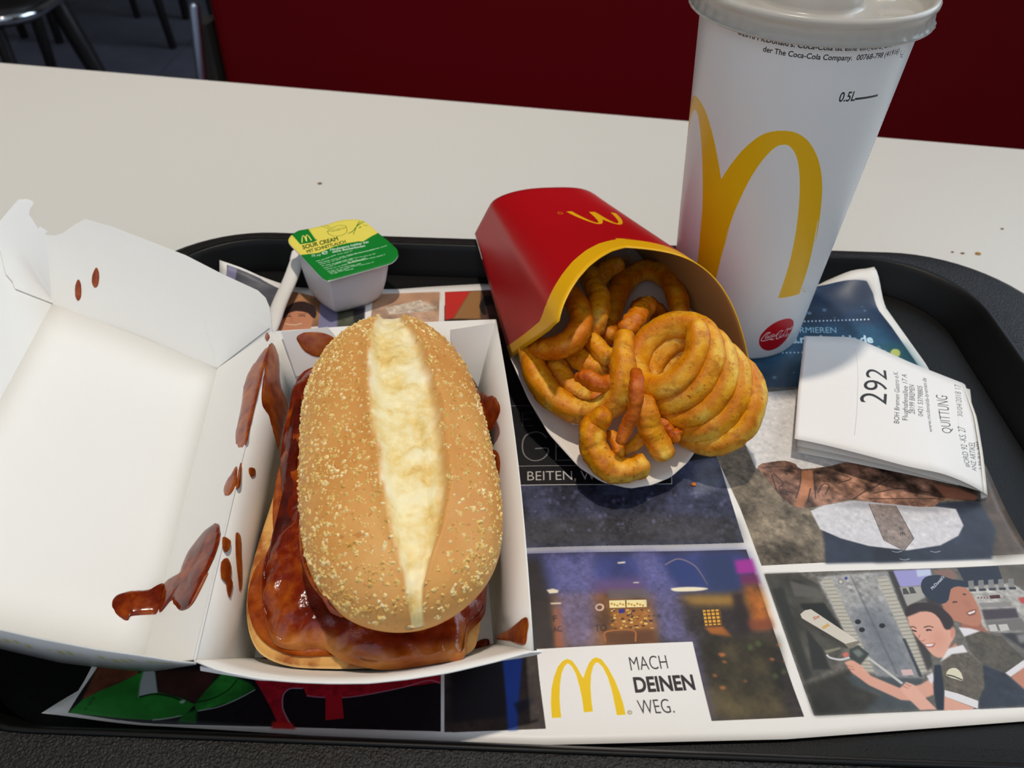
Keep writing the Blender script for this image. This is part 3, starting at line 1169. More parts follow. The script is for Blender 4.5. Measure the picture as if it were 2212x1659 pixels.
for k in range(26):
    t = k / 25
    pp.stroke(Q5([lerp((628, 262), (958, 980), t), lerp((708, 257), (1048, 985), t)]), 1.6, (112, 106, 92), .7, False)
    pp.stroke(Q5([lerp((1062, 252), (1402, 990), t), lerp((1142, 245), (1500, 980), t)]), 1.6, (112, 106, 92), .7, False)
for x, y in ((915, 590), (946, 652), (1104, 620)):
    pp.dot(*Q5([(x, y)])[0], 6.5, (28, 30, 34), 1, 0, .8)
pp.dot(*Q5([(782, 277)])[0], 6, (120, 120, 112))
pp.dot(*Q5([(782, 277)])[0], 4, (196, 194, 184))
pp.dot(*Q5([(822, 250)])[0], 3.6, (70, 80, 140))
f5([(1250, 965), (1335, 960), (1352, 1005), (1268, 1008)], (214, 180, 178))
f5([(1262, 720), (1285, 720), (1420, 1020), (1395, 1020)], (44, 48, 56), .9, 1)
f5([(1150, 195), (1190, 192), (1420, 620), (1500, 930), (1460, 980), (1300, 560)], (58, 52, 50), .95, 2)
f5([(1190, 190), (1480, 178), (1492, 300), (1245, 318)], (156, 152, 206), .97, 1)
f5([(1370, 185), (1480, 180), (1490, 225), (1380, 240)], (196, 206, 226), .9, 1)
f5([(1500, 186), (1640, 178), (1690, 225), (1665, 268), (1545, 242)], (134, 104, 92), .97, 1)
f5([(1690, 170), (2010, 153), (2055, 285), (1765, 312)], (38, 42, 56), .98)
f5([(2010, 153), (2260, 145), (2300, 330), (2060, 290)], (92, 84, 74), .95, 2, GR)
f5([(1240, 320), (1420, 310), (1440, 400), (1300, 470)], (168, 164, 156), .97, 1)
f5([(1700, 330), (2110, 285), (2330, 420), (2330, 700), (1900, 660), (1800, 420)], (178, 174, 168), .97, 1, GF)
for k in range(5):
    x = 1775 + k * 78
    f5([(x, 270 - k * 4), (x + 42, 266 - k * 4), (x + 52, 350 - k * 4), (x + 4, 352 - k * 4)], (132, 130, 128), .95)
    f5([(x + 8, 335 - k * 4), (x + 60, 333 - k * 4), (x + 64, 352 - k * 4), (x + 12, 354 - k * 4)], (48, 50, 54), .9)
f5([(1262, 330), (1290, 326), (1320, 372), (1270, 376)], (70, 68, 66))
f5([(1310, 320), (1345, 318), (1372, 366), (1325, 370)], (70, 68, 66))
f5([(1940, 385), (2020, 378), (2030, 405), (1950, 410)], (76, 30, 36))
for k in range(4):
    pp.dot(*Q5([(1855 + k * 24, 402)])[0], 2.2, (130, 96, 96))
f5([(1860, 445), (2110, 430), (2120, 470), (1880, 480)], (136, 132, 128), .9, 1)
f5([(1880, 495), (2150, 480), (2175, 560), (1905, 580)], (64, 52, 60), .95, 2)
f5([(1900, 580), (2190, 560), (2260, 660), (1940, 660)], (110, 106, 102), .95, 2)
f5([(1930, 615), (1990, 608), (2010, 660), (1950, 665)], (206, 202, 198), .9)
f5([(2010, 612), (2080, 606), (2100, 655), (2030, 662)], (206, 202, 198), .9)
f5([(2030, 680), (2330, 665), (2330, 900), (2212, 800)], (46, 44, 46), .95, 3)
f5([(2150, 690), (2240, 680), (2260, 740), (2180, 760)], (150, 148, 146), .8, 3)
f5([(2165, 405), (2230, 395), (2240, 450), (2190, 445)], (196, 60, 56), .9, 1)
SK1, SK2 = (186, 122, 96), (222, 164, 142)
# person at the back, dark cap
f5([(1720, 590), (1870, 600), (1950, 690), (1860, 700), (1720, 650)], (160, 100, 78), .98, 2)
f5([(1570, 450), (1620, 400), (1640, 320), (1760, 325), (1835, 430), (1882, 560), (1850, 625), (1740, 605), (1610, 550)], SK1, .98, 1, None, 2)
f5([(1760, 520), (1800, 500), (1840, 490), (1830, 530), (1785, 545)], (110, 56, 48), .9, 1)
f5([(1770, 520), (1832, 498), (1826, 518), (1785, 534)], (240, 228, 222), .95)
for P in ([(1655, 440), (1672, 434), (1692, 436)], [(1735, 378), (1748, 374), (1760, 378)]):
    pp.stroke(Q5(P), 3.4, (56, 40, 40), .9)
f5([(1730, 430), (1770, 420), (1800, 470), (1770, 480)], (166, 104, 80), .6, 4)
f5([(1408, 290), (1440, 242), (1500, 226), (1560, 226), (1650, 258), (1755, 272), (1778, 320), (1700, 312), (1640, 335), (1622, 420), (1570, 450), (1490, 430), (1420, 360)],
   (34, 42, 60), .99, 0, None, 2)
f5([(1445, 400), (1560, 445), (1600, 540), (1640, 660), (1600, 680), (1500, 560)], (50, 38, 36), .9, 3)
pp.text("McDonald's", Q5([(1497, 342)])[0], Q5([(1592, 244)])[0], Q5([(1481, 322)])[0], (226, 226, 230), .02)
f5([(1750, 700), (1870, 660), (2040, 710), (2215, 880), (2065, 990), (1900, 930), (1790, 820)], (84, 76, 64), .98, 1, GF)
f5([(1700, 632), (1790, 640), (1870, 662), (1745, 706)], (226, 222, 226), .98, 1)
f5([(2065, 990), (2212, 886), (2216, 950), (2108, 1020)], (226, 222, 226), .98)
f5([(2110, 1020), (2214, 945), (2330, 1130), (2260, 1160)], (196, 130, 104), .98, 1)
f5([(1850, 930), (1900, 925), (2065, 992), (2260, 1160), (2330, 1240), (1860, 1266)], (40, 44, 56), .98, 2, GF)
# person in front, hair tied back
f5([(1570, 850), (1680, 750), (1700, 800), (1600, 890)], (192, 130, 108), .98, 1)
f5([(1298, 545), (1380, 500), (1470, 495), (1560, 570), (1625, 650), (1668, 640), (1672, 700), (1640, 760), (1580, 868), (1500, 850), (1430, 770), (1350, 680)], SK2, .99, 1, None, 2)
f5([(1285, 500), (1330, 455), (1400, 440), (1480, 445), (1580, 490), (1650, 560), (1660, 620), (1620, 650), (1590, 640), (1550, 560), (1490, 515), (1400, 510), (1300, 550)],
   (48, 34, 32), .98, 1, None, 2)
f5([(1640, 640), (1660, 625), (1672, 660), (1662, 710), (1640, 715)], (206, 136, 116), .95, 1)
f5([(1480, 700), (1560, 640), (1600, 720), (1540, 830)], (206, 140, 118), .5, 8)
for P in ([(1338, 655), (1355, 660), (1372, 664)], [(1448, 658), (1468, 652), (1490, 656)]):
    pp.stroke(Q5(P), 3.8, (50, 34, 34), .95)
for P in ([(1322, 632), (1350, 628), (1372, 642)], [(1430, 634), (1470, 624), (1505, 634)]):
    pp.stroke(Q5(P), 2.6, (88, 56, 48), .9)
pp.stroke(Q5([(1400, 690), (1388, 725), (1418, 740), (1438, 728)]), 2, (176, 112, 94), .8)
f5([(1425, 765), (1470, 762), (1522, 755), (1500, 785), (1455, 790)], (150, 70, 66), .95, 1)
f5([(1436, 766), (1512, 760), (1490, 780), (1455, 782)], (244, 234, 230), .95)
f5([(1580, 900), (1640, 840), (1770, 825), (1890, 930), (1905, 1100), (1855, 1205), (1590, 1125), (1560, 1000)], (96, 87, 74), .98, 1, GF)
f5([(1555, 905), (1620, 800), (1735, 768), (1772, 828), (1650, 842)], (228, 224, 226), .98, 1)
f5([(1590, 1122), (1700, 1150), (1856, 1208), (1852, 1268), (1590, 1172)], (228, 224, 226), .98)
f5([(1588, 1172), (1825, 1262), (1800, 1276), (1585, 1282)], SK2, .98)
f5([(1605, 1010), (1625, 960), (1680, 950), (1722, 990), (1736, 1050), (1690, 1040)], (220, 214, 186), .98, 0, None, 2)
pp.stroke(Q5([(1610, 1005), (1660, 1015), (1732, 1045)]), 3, (40, 36, 34), .9)
f5([(810, 905), (850, 890), (905, 890), (940, 930), (1015, 1010), (1250, 1110), (1400, 1080), (1480, 1035), (1515, 1080), (1505, 1160), (1380, 1210), (1250, 1200), (1000, 1085),
    (865, 985)], SK2, .98, 1)
f5([(1450, 1010), (1500, 985), (1520, 1050), (1485, 1075)], (226, 222, 226), .95, 1)
f5([(1510, 930), (1562, 925), (1588, 1100), (1585, 1276), (1530, 1276), (1505, 1100)], (30, 36, 50), .98, 1)
f5([(1240, 1110), (1290, 1058), (1352, 1080), (1440, 1180), (1532, 1274), (1400, 1280), (1300, 1180)], (228, 172, 152), .98, 1)
for P in ([(820, 925), (880, 945)], [(830, 950), (890, 965)], [(1262, 1090), (1310, 1110)], [(1285, 1075), (1330, 1095)]):
    pp.stroke(Q5(P), 2, (176, 116, 100), .8)
f5([(480, 570), (830, 770), (850, 800), (800, 790), (470, 585)], (62, 58, 50), .9, 1)
f5([(465, 530), (500, 500), (548, 490), (880, 712), (925, 748), (850, 802), (815, 762), (478, 562)], (212, 203, 188), .98)
f5([(628, 632), (682, 600), (698, 620), (646, 648)], (206, 164, 96), .95)
pp.text('Sa', Q5([(572, 578)])[0], Q5([(618, 552)])[0], Q5([(560, 556)])[0], (190, 120, 90), .03)
f5([(810, 765), (925, 735), (930, 752), (850, 804)], (120, 112, 98), .9)
f5([(850, 805), (915, 770), (1005, 840), (935, 925), (850, 872)], (56, 62, 60), .97, 1)
f5([(870, 820), (920, 800), (960, 840), (920, 870)], (120, 128, 120), .9, 2)
f5([(984, 872), (1000, 862), (1270, 1065), (1255, 1080)], (196, 194, 188), .97)
pp.stroke(Q5([(670, 845), (700, 870), (780, 885), (850, 868)]), 5, (206, 204, 206), .95)
f5([(650, 815), (770, 788), (785, 800), (670, 838)], (140, 136, 116), .95, 1)
f5([(790, 840), (830, 825), (850, 850), (810, 870)], (214, 110, 96), .95, 1)

# blue night banner with an address
B8 = crop(1400, 400, 2.724)
pp.fill([(1480, 648), (1767, 618), (1872, 607), (1886, 634), (1926, 706), (1986, 793), (2000, 831), (1480, 835)], (40, 60, 88), tex=GR)
pp.fill([(1480, 720), (1700, 700), (1900, 700), (1990, 800), (1996, 830), (1480, 833)], (36, 84, 112), .8, 20, tex=GR)
pp.fill([(1790, 760), (1950, 740), (1992, 810), (1900, 828)], (40, 96, 98), .7, 16)
pp.fill([(1780, 625), (1872, 608), (1884, 640), (1800, 690)], (50, 62, 84), .8, 10)
for _ in range(46):
    x, y = rng.uniform(1610, 1960), rng.uniform(640, 826)
    if 690 < y < 745 and x > 1715:
        continue
    pp.dot(x, y, rng.choice([2, 2.5, 3, 5]), rng.choice([(150, 190, 205), (96, 150, 160), (190, 215, 225)]), rng.uniform(.3, .8), 1, .7)
for k in range(40):
    x = 1560 + k * 8.1
    pp.dot(x, 700 - (x - 1560) * .032, 1.9, (214, 230, 238), 1)
for k in range(38):
    x = 1590 + k * 8.4
    pp.dot(x, 762 - (x - 1685) * .01, 2.0, (196, 218, 230), .9)
pp.text('INFORMIEREN', (1680, 719.5), (1807, 719), (1680, 706.5), (176, 214, 232), .0)
pp.text('karriere.mcdonalds.de', (1627, 743), (1887, 740), (1627, 726.5), (206, 232, 242), .035)
pp.text('auf', (1880, 766), (1914, 765), (1880, 757), (150, 190, 205), 0)
pp.dot(1934, 763, 11, (196, 200, 110), .95, 1, .85)

# small pictures along the far edge
H3 = crop(350, 430, 2.765)
pp.fill(H3([(640, 545), (770, 548), (950, 590), (935, 760), (600, 790)]), (170, 122, 86), tex=GR)
pp.fill(H3([(880, 590), (960, 592), (960, 660), (900, 640)]), (120, 82, 52), .8, 4)
pp.fill(H3([(725, 660), (800, 640), (890, 660), (905, 700), (885, 790), (700, 790)]), (206, 140, 106), .98, 1)
pp.fill(H3([(722, 690), (740, 650), (790, 618), (850, 612), (900, 635), (922, 670), (915, 710), (895, 705), (870, 680), (800, 668), (745, 690), (730, 720)]), (48, 32, 30), .98, 1, curve=2)
for P in ([(738, 702), (755, 699), (772, 703)], [(815, 700), (835, 696), (856, 700)]):
    pp.stroke(H3(P), 4, (52, 34, 32), .9)
for P in ([(735, 690), (770, 690)], [(812, 688), (860, 686)]):
    pp.stroke(H3(P), 3, (60, 40, 36), .9)
pp.stroke(H3([(735, 745), (790, 752), (835, 742)]), 3.4, (240, 226, 214), .9)
pp.stroke(H3([(782, 706), (772, 730), (796, 732)]), 2, (160, 100, 76), .9)
pp.fill(H3([(950, 592), (1060, 600), (1215, 640), (1205, 790), (930, 790)]), (128, 124, 156), .98, 1)
pp.fill(H3([(1050, 670), (1140, 655), (1205, 690), (1200, 790), (1045, 790)]), (84, 86, 66), .95, 2, tex=GR * 2)
pp.fill(H3([(1140, 660), (1210, 645), (1205, 790), (1150, 790)]), (38, 38, 40), .9, 2)
pp.fill(H3([(1262, 570), (1658, 556), (1652, 770), (1240, 775)]), (178, 144, 120), tex=GR * 1.5)
pp.fill(H3([(1262, 570), (1658, 556), (1655, 610), (1262, 640)]), (192, 146, 112), .8, 5)
pp.fill(H3([(1335, 650), (1540, 602), (1645, 648), (1590, 672), (1355, 690)]), (208, 192, 172), .9, 1, tex=GF)
pp.fill(H3([(1690, 555), (2020, 540), (2100, 770), (1690, 775)]), (74, 54, 44), tex=GR)
pp.fill(H3([(1690, 555), (1842, 550), (1738, 712), (1690, 720)]), (204, 50, 42), .98)
pp.fill(H3([(1842, 550), (1905, 548), (1900, 715), (1738, 715)]), (164, 118, 72), .95, 2)
pp.fill(H3([(1895, 640), (1920, 590), (1965, 575), (1985, 640), (1960, 680), (1920, 690)]), (30, 24, 26), .95, 1, curve=2)
pp.fill(H3([(1930, 640), (1975, 630), (1985, 690), (1940, 695)]), (92, 64, 56), .9, 2)
pp.fill([(490, 572), (560, 600), (630, 632), (600, 700), (480, 650)], (84, 84, 92), tex=GR)
pp.fill([(493, 573), (512, 581), (508, 606), (487, 600)], (140, 136, 170), .9, 1)

# the sheet itself
bot = polyline([at(93, 1545, .75), at(345, 1565, .2), at(700, 1590, .12), at(1160, 1609, .12), at(1700, 1596, .12), at(2212, 1556, .12), (22.0, 13.6, .1)], 90)
rgt = polyline([(22.0, 13.6, .1), (21.0, 18, .02), at(2212, 1170, .05), at(2145, 1030, .3), at(2000, 780, .35), at(1888, 577, 1.2)], 70)
topc = polyline([at(470, 545, 1.6), at(560, 592, .6), at(640, 620, .05), at(860, 625, 0), at(1050, 612, 0), (4.5, 38.1, 0), (11, 38.1, .0), (14.5, 38.0, .0), at(1778, 593, .75), at(1888, 577, 1.2)], 90)
lef = polyline([at(93, 1545, .75), at(175, 1495, .5), at(205, 1440, .3), (-14.6, 20, 0), (-15.6, 30, 0), at(470, 545, 1.6)], 70)
n, mm = 70, 90
G = np.zeros((n, mm, 3))
for i in range(n):
    v = i / (n - 1)
    for j in range(mm):
        u = j / (mm - 1)
        p = (1 - v) * bot[j] + v * topc[j] + (1 - u) * lef[i] + u * rgt[i] - ((1 - u) * (1 - v) * bot[0] + u * (1 - v) * bot[-1] + (1 - u) * v * topc[0] + u * v * topc[-1])
        G[i, j] = (p[0], p[1], paper_z(p[0], p[1]))
UV = np.stack([(G[..., 0] - PX0) / (PX1 - PX0), (G[..., 1] - PY0) / (PY1 - PY0)], -1)
m = Mat('printed_paper', (230, 226, 220), .42, .4)
m.color(m.image(cv.image('placemat_print')))
m.bump(m.noise(900, 2), .003, .3)
o = sheet('placemat', G, m.m, None, .012, -1, UV)
tag(o, 'white paper placemat printed with photos and yellow arches, lying in the tray', 'placemat')


# ------------------------------------------------------------------ burger carton: open clamshell
RZ = 3.4
A_ = at(588, 716, RZ)          # rim corners of the tray half: back left, back right, front right, front left
B_ = at(1070, 690, RZ)
C_ = at(1150, 1405, RZ)
D_ = at(420, 1425, RZ)
bA, bB, bC, bD = np.array((-9.75, 26.9, .1)), np.array((-1.75, 28.1, .1)), np.array((-.42, 15.5, .1)), np.array((-8.5, 14.75, .1))
bx = thing('burger_carton', 'white clamshell burger carton lying open under the bun, smeared with sauce', 'carton', (-5, 21, .03))
M_REDCARD = Mat('red_printed_card', (150, 8, 20), .4, .4).m
cvw = Canvas(700, 160, np.array((206, 206, 204)) / 255)
pw = Print(cvw, lambda x, y: (x, y))
for k, x in enumerate(range(30, 660, 22)):
    if k % 5 == 3:
        continue
    pw.fill([(x, 70 + (k * 7) % 20), (x + 10, 66 + (k * 7) % 20), (x + 12, 92 + (k * 5) % 14), (x + 3, 94 + (k * 5) % 14)], (186, 170, 84), .75, 3)
m = Mat('worn_printed_card', (206, 206, 204), .4, .4)
m.color(m.image(cvw.image('carton_outside_print')))
M_OUT = m.m


def quad(a, b, c, d, n=2, k=2, bow=None):
    G = np.zeros((n, k, 3))
    for i in range(n):
        for j in range(k):
            v, u = i / (n - 1), j / (k - 1)
            p = lerp(lerp(a, b, u), lerp(d, c, u), v)
            if bow is not None:
                p = p + bow(u, v)
            G[i, j] = p
    return G


sheet('base_panel', quad(bD, bC, bB, bA), M_BOARD, bx, .045, -1, smooth=False)
sheet('back_wall', quad(bA, bB, B_, A_, 2, 12, lambda u, v: np.array((0, .10, 0)) * v * math.sin(math.pi * u)), M_BOARD, bx, .05, -1, back=M_REDCARD)
sheet('right_wall', quad(bB, bC, C_, B_, 3, 12, lambda u, v: np.array((.22, 0, -.02)) * v * math.sin(math.pi * u)), M_BOARD, bx, .05, -1, back=M_REDCARD)
sheet('left_wall', quad(bD, bA, A_, D_, 2, 6), M_BOARD, bx, .05, -1, back=M_REDCARD)
FT = polyline([at(x, y, RZ - .02) for x, y in ((420, 1425), (475, 1447), (560, 1464), (640, 1471), (720, 1474), (800, 1473), (885, 1464), (973, 1450), (1070, 1427), (1150, 1405))], 28)
FB = np.array([lerp(bD, bC, k / 27) + np.array((0, -.5, 0)) * math.sin(math.pi * k / 27) for k in range(28)])
G = np.stack([lerp(FB, FT, v) for v in (0, .35, .7, 1)])
sheet('front_wall', G, M_BOARD, bx, .055, -1, back=M_REDCARD, flip=True)
# locking tab sticking out at the front right corner, torn corner flap at the front left
t0 = at(1098, 1418, 3.3)
panel('lock_tab', [at(1085, 1424, 3.2), at(1146, 1406, 3.4), at(1172, 1405, 3.25), at(1160, 1411, 3.15), at(1120, 1419, 3.1)], M_BOARD, bx, .05, (0, 0, 1))
panel('torn_flap', [at(432, 1440, 2.7), at(433, 1449, 2.6), at(470, 1455, 2.6), at(560, 1470, 2.7), at(628, 1472, 2.9), at(628, 1466, 3.0), at(520, 1452, 2.9)], M_BOARD, bx, .05, (0, 0, 1))
# inner corner gussets with their fold lines
pb = Plane(bA, bB, B_)
# thin raised glue flap on the back wall
panel('corner_flap', [pb.hit(*q) + pb.n * .06 for q in ((607, 716), (708, 706), (722, 722), (762, 800), (640, 812))], M_BOARD, bx, .035, pb.n)
pr_ = Plane(bB, bC, C_)
panel('corner_flap', [pb.hit(*q) + pb.n * .06 for q in ((972, 712), (1068, 697), (1060, 740), (1035, 840), (975, 740))], M_BOARD, bx, .035, pb.n)

# the lid, folded back to the left, resting on the tray rim
LD = at(309, 1438, 1.5)
PS = Plane(LD, D_ + np.array((0, 0, .02)), A_ + np.array((0, 0, .02)))
LA = PS.hit(470, 795)
LB = at(112, 656, 2.6)                 # far left crease corner
LC = at(-262, 1345, 2.55)                # near left crease corner
SL = quad(LD, D_ + (0, 0, .02), A_ + (0, 0, .02), LA, 2, 2)
sheet('lid_slope', quad(LD, D_ + np.array((0, .0, .02)), A_ + np.array((-.02, 0, .02)), LA, 6, 3), M_BOARD, bx, .05, -1, back=M_OUT, flip=False, smooth=False)
# lid top panel (its inside faces up)
sheet('lid_panel', quad(LC, LD, LA, LB, 8, 8, lambda u, v: np.array((0, 0, .10)) * math.sin(math.pi * u)), M_BOARD, bx, .05, -1, back=M_OUT)
PB = Plane(LA, LB, at(183, 473, 5.9))
back_px = [(470, 795), (588, 716), (586, 690), (582, 664), (573, 643), (556, 627), (530, 615), (480, 592), (400, 551), (300, 512), (240, 489), (183, 473), (160, 486), (136, 503),
           (118, 509), (100, 507), (104, 560), (112, 656)]
panel('lid_back_wall', [PB.hit(*q) for q in back_px], M_BOARD, bx, .05, PB.n, back=M_OUT)
panel('corner_flap', [PB.hit(*q) + PB.n * .05 for q in ((470, 795), (437, 678), (474, 655), (583, 708))], M_BOARD, bx, .035, PB.n)
PL = Plane(LB, LC, at(70, 440, 5.2))
left_px = [(112, 656), (100, 509), (86, 500), (62, 464), (66, 450), (72, 443), (70, 434), (58, 430), (40, 431), (0, 478), (-120, 650), (-430, 1260), (-262, 1345)]
panel('lid_left_wall', [PL.hit(*q) for q in left_px], M_BOARD, bx, .05, PL.n, back=M_OUT)
panel('corner_flap', [PL.hit(*q) + PL.n * .07 for q in ((112, 656), (32, 625), (26, 610), (12, 594), (0, 545), (-18, 512), (0, 482), (40, 434), (58, 433), (70, 437), (70, 443), (64, 450),
                                                        (60, 464), (84, 501), (98, 510))], M_BOARD, bx, .05, PL.n)
panel('lock_tab', [PL.hit(*q) + PL.n * .02 for q in ((78, 498), (86, 490), (104, 500), (86, 513))], M_BOARD, bx, .04, PL.n)
# near wall of the lid: we look at its printed outside
WT = polyline([at(x, y, z) for x, y, z in ((-262, 1322, 4.8), (-120, 1340, 4.6), (0, 1362, 4.35), (84, 1381, 4.2), (210, 1405, 4.0), (310, 1419, 3.8), (380, 1430, 3.6), (422, 1434, 3.42))], 24)
WB = polyline([LC + (0, 0, .02), at(0, 1402, 1.6), at(130, 1432, 1.3), at(250, 1446, 1.1), at(310, 1451, 1.0), at(350, 1448, 1.3), at(385, 1442, 2.2), at(424, 1436, 3.3)], 24)
LDn = LD
G = np.stack([lerp(WB, WT, v) for v in (0, .5, 1)])
UVW = np.stack([np.stack([np.linspace(0, 1, 24), np.full(24, v)], -1) for v in (0.05, .5, .95)])
sheet('lid_front_wall', G, M_OUT, bx, .05, -1, UVW, back=M_BOARD)


# sauce on the carton, every smear following the panel it clings to
def smear(pl, px, T=.045, mat=None, lift=.0, n=60, parent=None, name='sauce_smear'):
    hx = lambda y: 588 - 168 * (y - 716) / 709      # the hinge line: no smear bridges it through the air
    if pl is PS:
        px = [(min(x, hx(y) + .3), y) for x, y in px]
    elif pl is PW:
        px = [(max(x, hx(y) - .3), y) for x, y in px]
    if pl is PR:                 # stay on the wall, above the carton floor
        px = [next((x, y - k) for k in range(0, 90, 2) if pl.hit(x, y - k)[2] > .16) for x, y in px]
    Q = [pl.loc(pl.hit(*q)) for q in px]
    V, f, R = pillow(Q, lambda a, b, h: pl.world(a, b, h + lift), T, n=n, rings=6, p=3, bump=T * .25, bs=1.8, under=.03, jag=.05, seed=float(px[0][0]))
    return mk(name, V, f, mat or M_SMEAR, parent or bx)


PW = Plane(bD, bA, A_)
PW2 = Plane(D_, A_, bA)
PLF = Plane(LC, LD, LA)
PR = Plane(bB, bC, C_)
PBB = Plane(bA, bB, B_)
PF = Plane(bD, bC, bB)
smear(PS, [(580, 748), (583, 800), (570, 860), (552, 920), (532, 962), (514, 968), (509, 940), (521, 880), (528, 828), (548, 786)], .06, lift=.0)
smear(PW, [(577, 750), (592, 746), (602, 775), (605, 830), (622, 880), (612, 930), (603, 968), (592, 940), (580, 895), (566, 870), (570, 810)], .06, lift=.01)
smear(PS, [(577, 718), (583, 728), (578, 738), (573, 730)], .03, lift=.02)
smear(PLF, [(238, 1305), (250, 1288), (285, 1278), (325, 1275), (354, 1262), (352, 1300), (340, 1325), (300, 1330), (282, 1334), (276, 1342), (262, 1338), (245, 1322)], .16, M_SAUCE, lift=.01)
smear(PS, [(352, 1264), (385, 1243), (398, 1212), (415, 1180), (440, 1150), (462, 1133), (475, 1138), (478, 1162), (468, 1195), (447, 1240), (428, 1280), (412, 1308), (392, 1317),
           (376, 1308), (371, 1296), (345, 1322)], .12, M_SAUCE, lift=.0)
smear(PS, [(450, 1238), (440, 1262), (420, 1300), (404, 1315), (412, 1290), (432, 1258)], .02, lift=.02)
smear(PB, [(169, 604), (175, 615), (175, 640), (169, 650), (163, 640), (163, 618)], .06, lift=.01)
smear(PB, [(208, 578), (214, 590), (213, 612), (206, 622), (199, 612), (200, 594)], .06, lift=.01)
smear(PS, [(512, 1008), (514, 1040), (500, 1066), (487, 1070), (485, 1056), (492, 1038), (502, 1024)], .06, lift=.02)
smear(PW, [(517, 1000), (520, 1016), (518, 1050), (511, 1054), (511, 1020)], .04, lift=.01)
smear(PW, [(540, 1010), (550, 1012), (552, 1024), (544, 1030), (539, 1020)], .03, lift=.0)
smear(PW, [(511, 1152), (520, 1158), (521, 1190), (523, 1225), (523, 1262), (519, 1276), (516, 1250), (511, 1200)], .03, lift=.0)
smear(PW, [(492, 1206), (500, 1225), (499, 1250), (503, 1262), (497, 1290), (492, 1276), (489, 1258), (479, 1245), (480, 1216)], .035, lift=.0)
smear(PW, [(483, 1160), (498, 1168), (497, 1184), (490, 1192), (483, 1184)], .03, lift=.0)
smear(PBB, [(641, 729), (655, 719), (685, 716), (712, 724), (726, 736), (716, 755), (692, 770), (665, 763), (650, 748)], .07, M_SMEAR, lift=.07)
smear(PR, [(1046, 850), (1060, 857), (1075, 858), (1087, 880), (1082, 905), (1064, 932), (1050, 905)], .07, lift=.16)
smear(PR, [(1070, 976), (1083, 977), (1089, 1000), (1086, 1030), (1076, 1056), (1066, 1010)], .07, lift=.18)
smear(PF, [(1003, 1420), (1015, 1400), (1038, 1384), (1056, 1382), (1058, 1400), (1052, 1418), (1024, 1428)], .12, M_SAUCE, lift=.05)
smear(PR, [(1069, 1378), (1100, 1361), (1137, 1333), (1139, 1366), (1133, 1394), (1102, 1386)], .04, M_SMEAR, lift=.02)

# ------------------------------------------------------------------ the sandwich
sw = thing('rib_sandwich', 'sauce glazed rib patty sandwich in a long split bun dusted with grits', 'sandwich', (-4.4, 21, .12))
m = Mat('toasted_bun_inside', (206, 146, 74), .6, .3)
m.color(m.mix(m.attr('side'), m.mix(m.ramp(m.noise(90, 4, .6), [(.42, 0.0), (.6, 1.0)]), (224, 170, 96), (168, 96, 40)), (240, 212, 152)))
m.bump(m.noise(260, 3), .05, .6)
M_TOAST = m.m
m = Mat('bun_heel_side', (226, 186, 126), .6, .3)
M_HEEL = m.m
BO = [(612, 965), (585, 1060), (562, 1130), (545, 1185), (530, 1240), (526, 1300), (535, 1360), (562, 1400), (620, 1434), (700, 1450), (790, 1456), (870, 1456), (950, 1445), (1010, 1415),
      (1035, 1350), (1045, 1200), (1035, 1050), (1010, 900), (960, 800), (880, 745), (760, 745), (680, 800), (640, 880)]


def inside(Q, z, gap=.12):
    """keep an outline within the carton walls at height z"""
    v = (z - .1) / (RZ - .1)
    W = np.stack([lerp(FB[k], FT[k], v) for k in range(28)])
    out = []
    for x, y in Q:
        yf = np.interp(x, W[:, 0], W[:, 1]) + gap
        y = max(y, yf)
        l0, l1 = lerp(bD, D_, v), lerp(bA, A_, v)
        x = max(x, np.interp(y, [l0[1], l1[1]], [l0[0], l1[0]]) + gap)
        r0, r1 = lerp(bC, C_, v), lerp(bB, B_, v)
        x = min(x, np.interp(y, [r0[1], r1[1]], [r0[0], r1[0]]) - gap)
        b0, b1 = lerp(bA, A_, v), lerp(bB, B_, v)
        y = min(y, np.interp(x, [b0[0], b1[0]], [b0[1], b1[1]]) - gap - .05)
        out.append((x, y))
    return out


Q = inside([at(x, y, 1.9)[:2] for x, y in BO], 1.5)
Q = [at(x, y, 2.0)[:2] for x, y in BO]
Q = inside(Q, 1.6)
Qc = np.mean(Q, 0)
V, f, R = pillow(Q, lambda a, b, h: np.array((a, b, .18 + h)), .35, n=120, rings=12, p=14, bump=.05, bs=1.3, under=0, edge=1.35)
V = [np.array((Qc[0] + (v[0] - Qc[0]) * (.80 + .20 * min(1, v[2] / 1.55)), Qc[1] + (v[1] - Qc[1]) * (.80 + .20 * min(1, v[2] / 1.55)), v[2])) for v in V]
mk('bottom_bun', V, f, M_TOAST, sw, attr={'side': [1.0 if v[2] < 1.25 else (.5 if r > .999 else 0.0) for r, v in zip(R, V)]})
SO = [(612, 975), (590, 1070), (590, 1150), (600, 1180), (575, 1195), (548, 1230), (534, 1290), (546, 1350), (580, 1390), (640, 1412), (720, 1412), (790, 1425), (840, 1430), (860, 1440),
      (930, 1430), (1000, 1380), (1020, 1200), (1000, 1000), (900, 800), (760, 780), (670, 840)]
Q = inside([at(x, y, 1.95)[:2] for x, y in SO], 1.8, .2)
V, f, R = pillow(Q, lambda a, b, h: np.array((a, b, 1.86 + h)), .1, n=110, rings=8, p=10, bump=.05, bs=1.6, under=.08)
mk('sauce_layer', V, f, sauce_mat('thin_sauce', (112, 34, 8), (150, 66, 16), (182, 98, 26), .22, .03), sw)
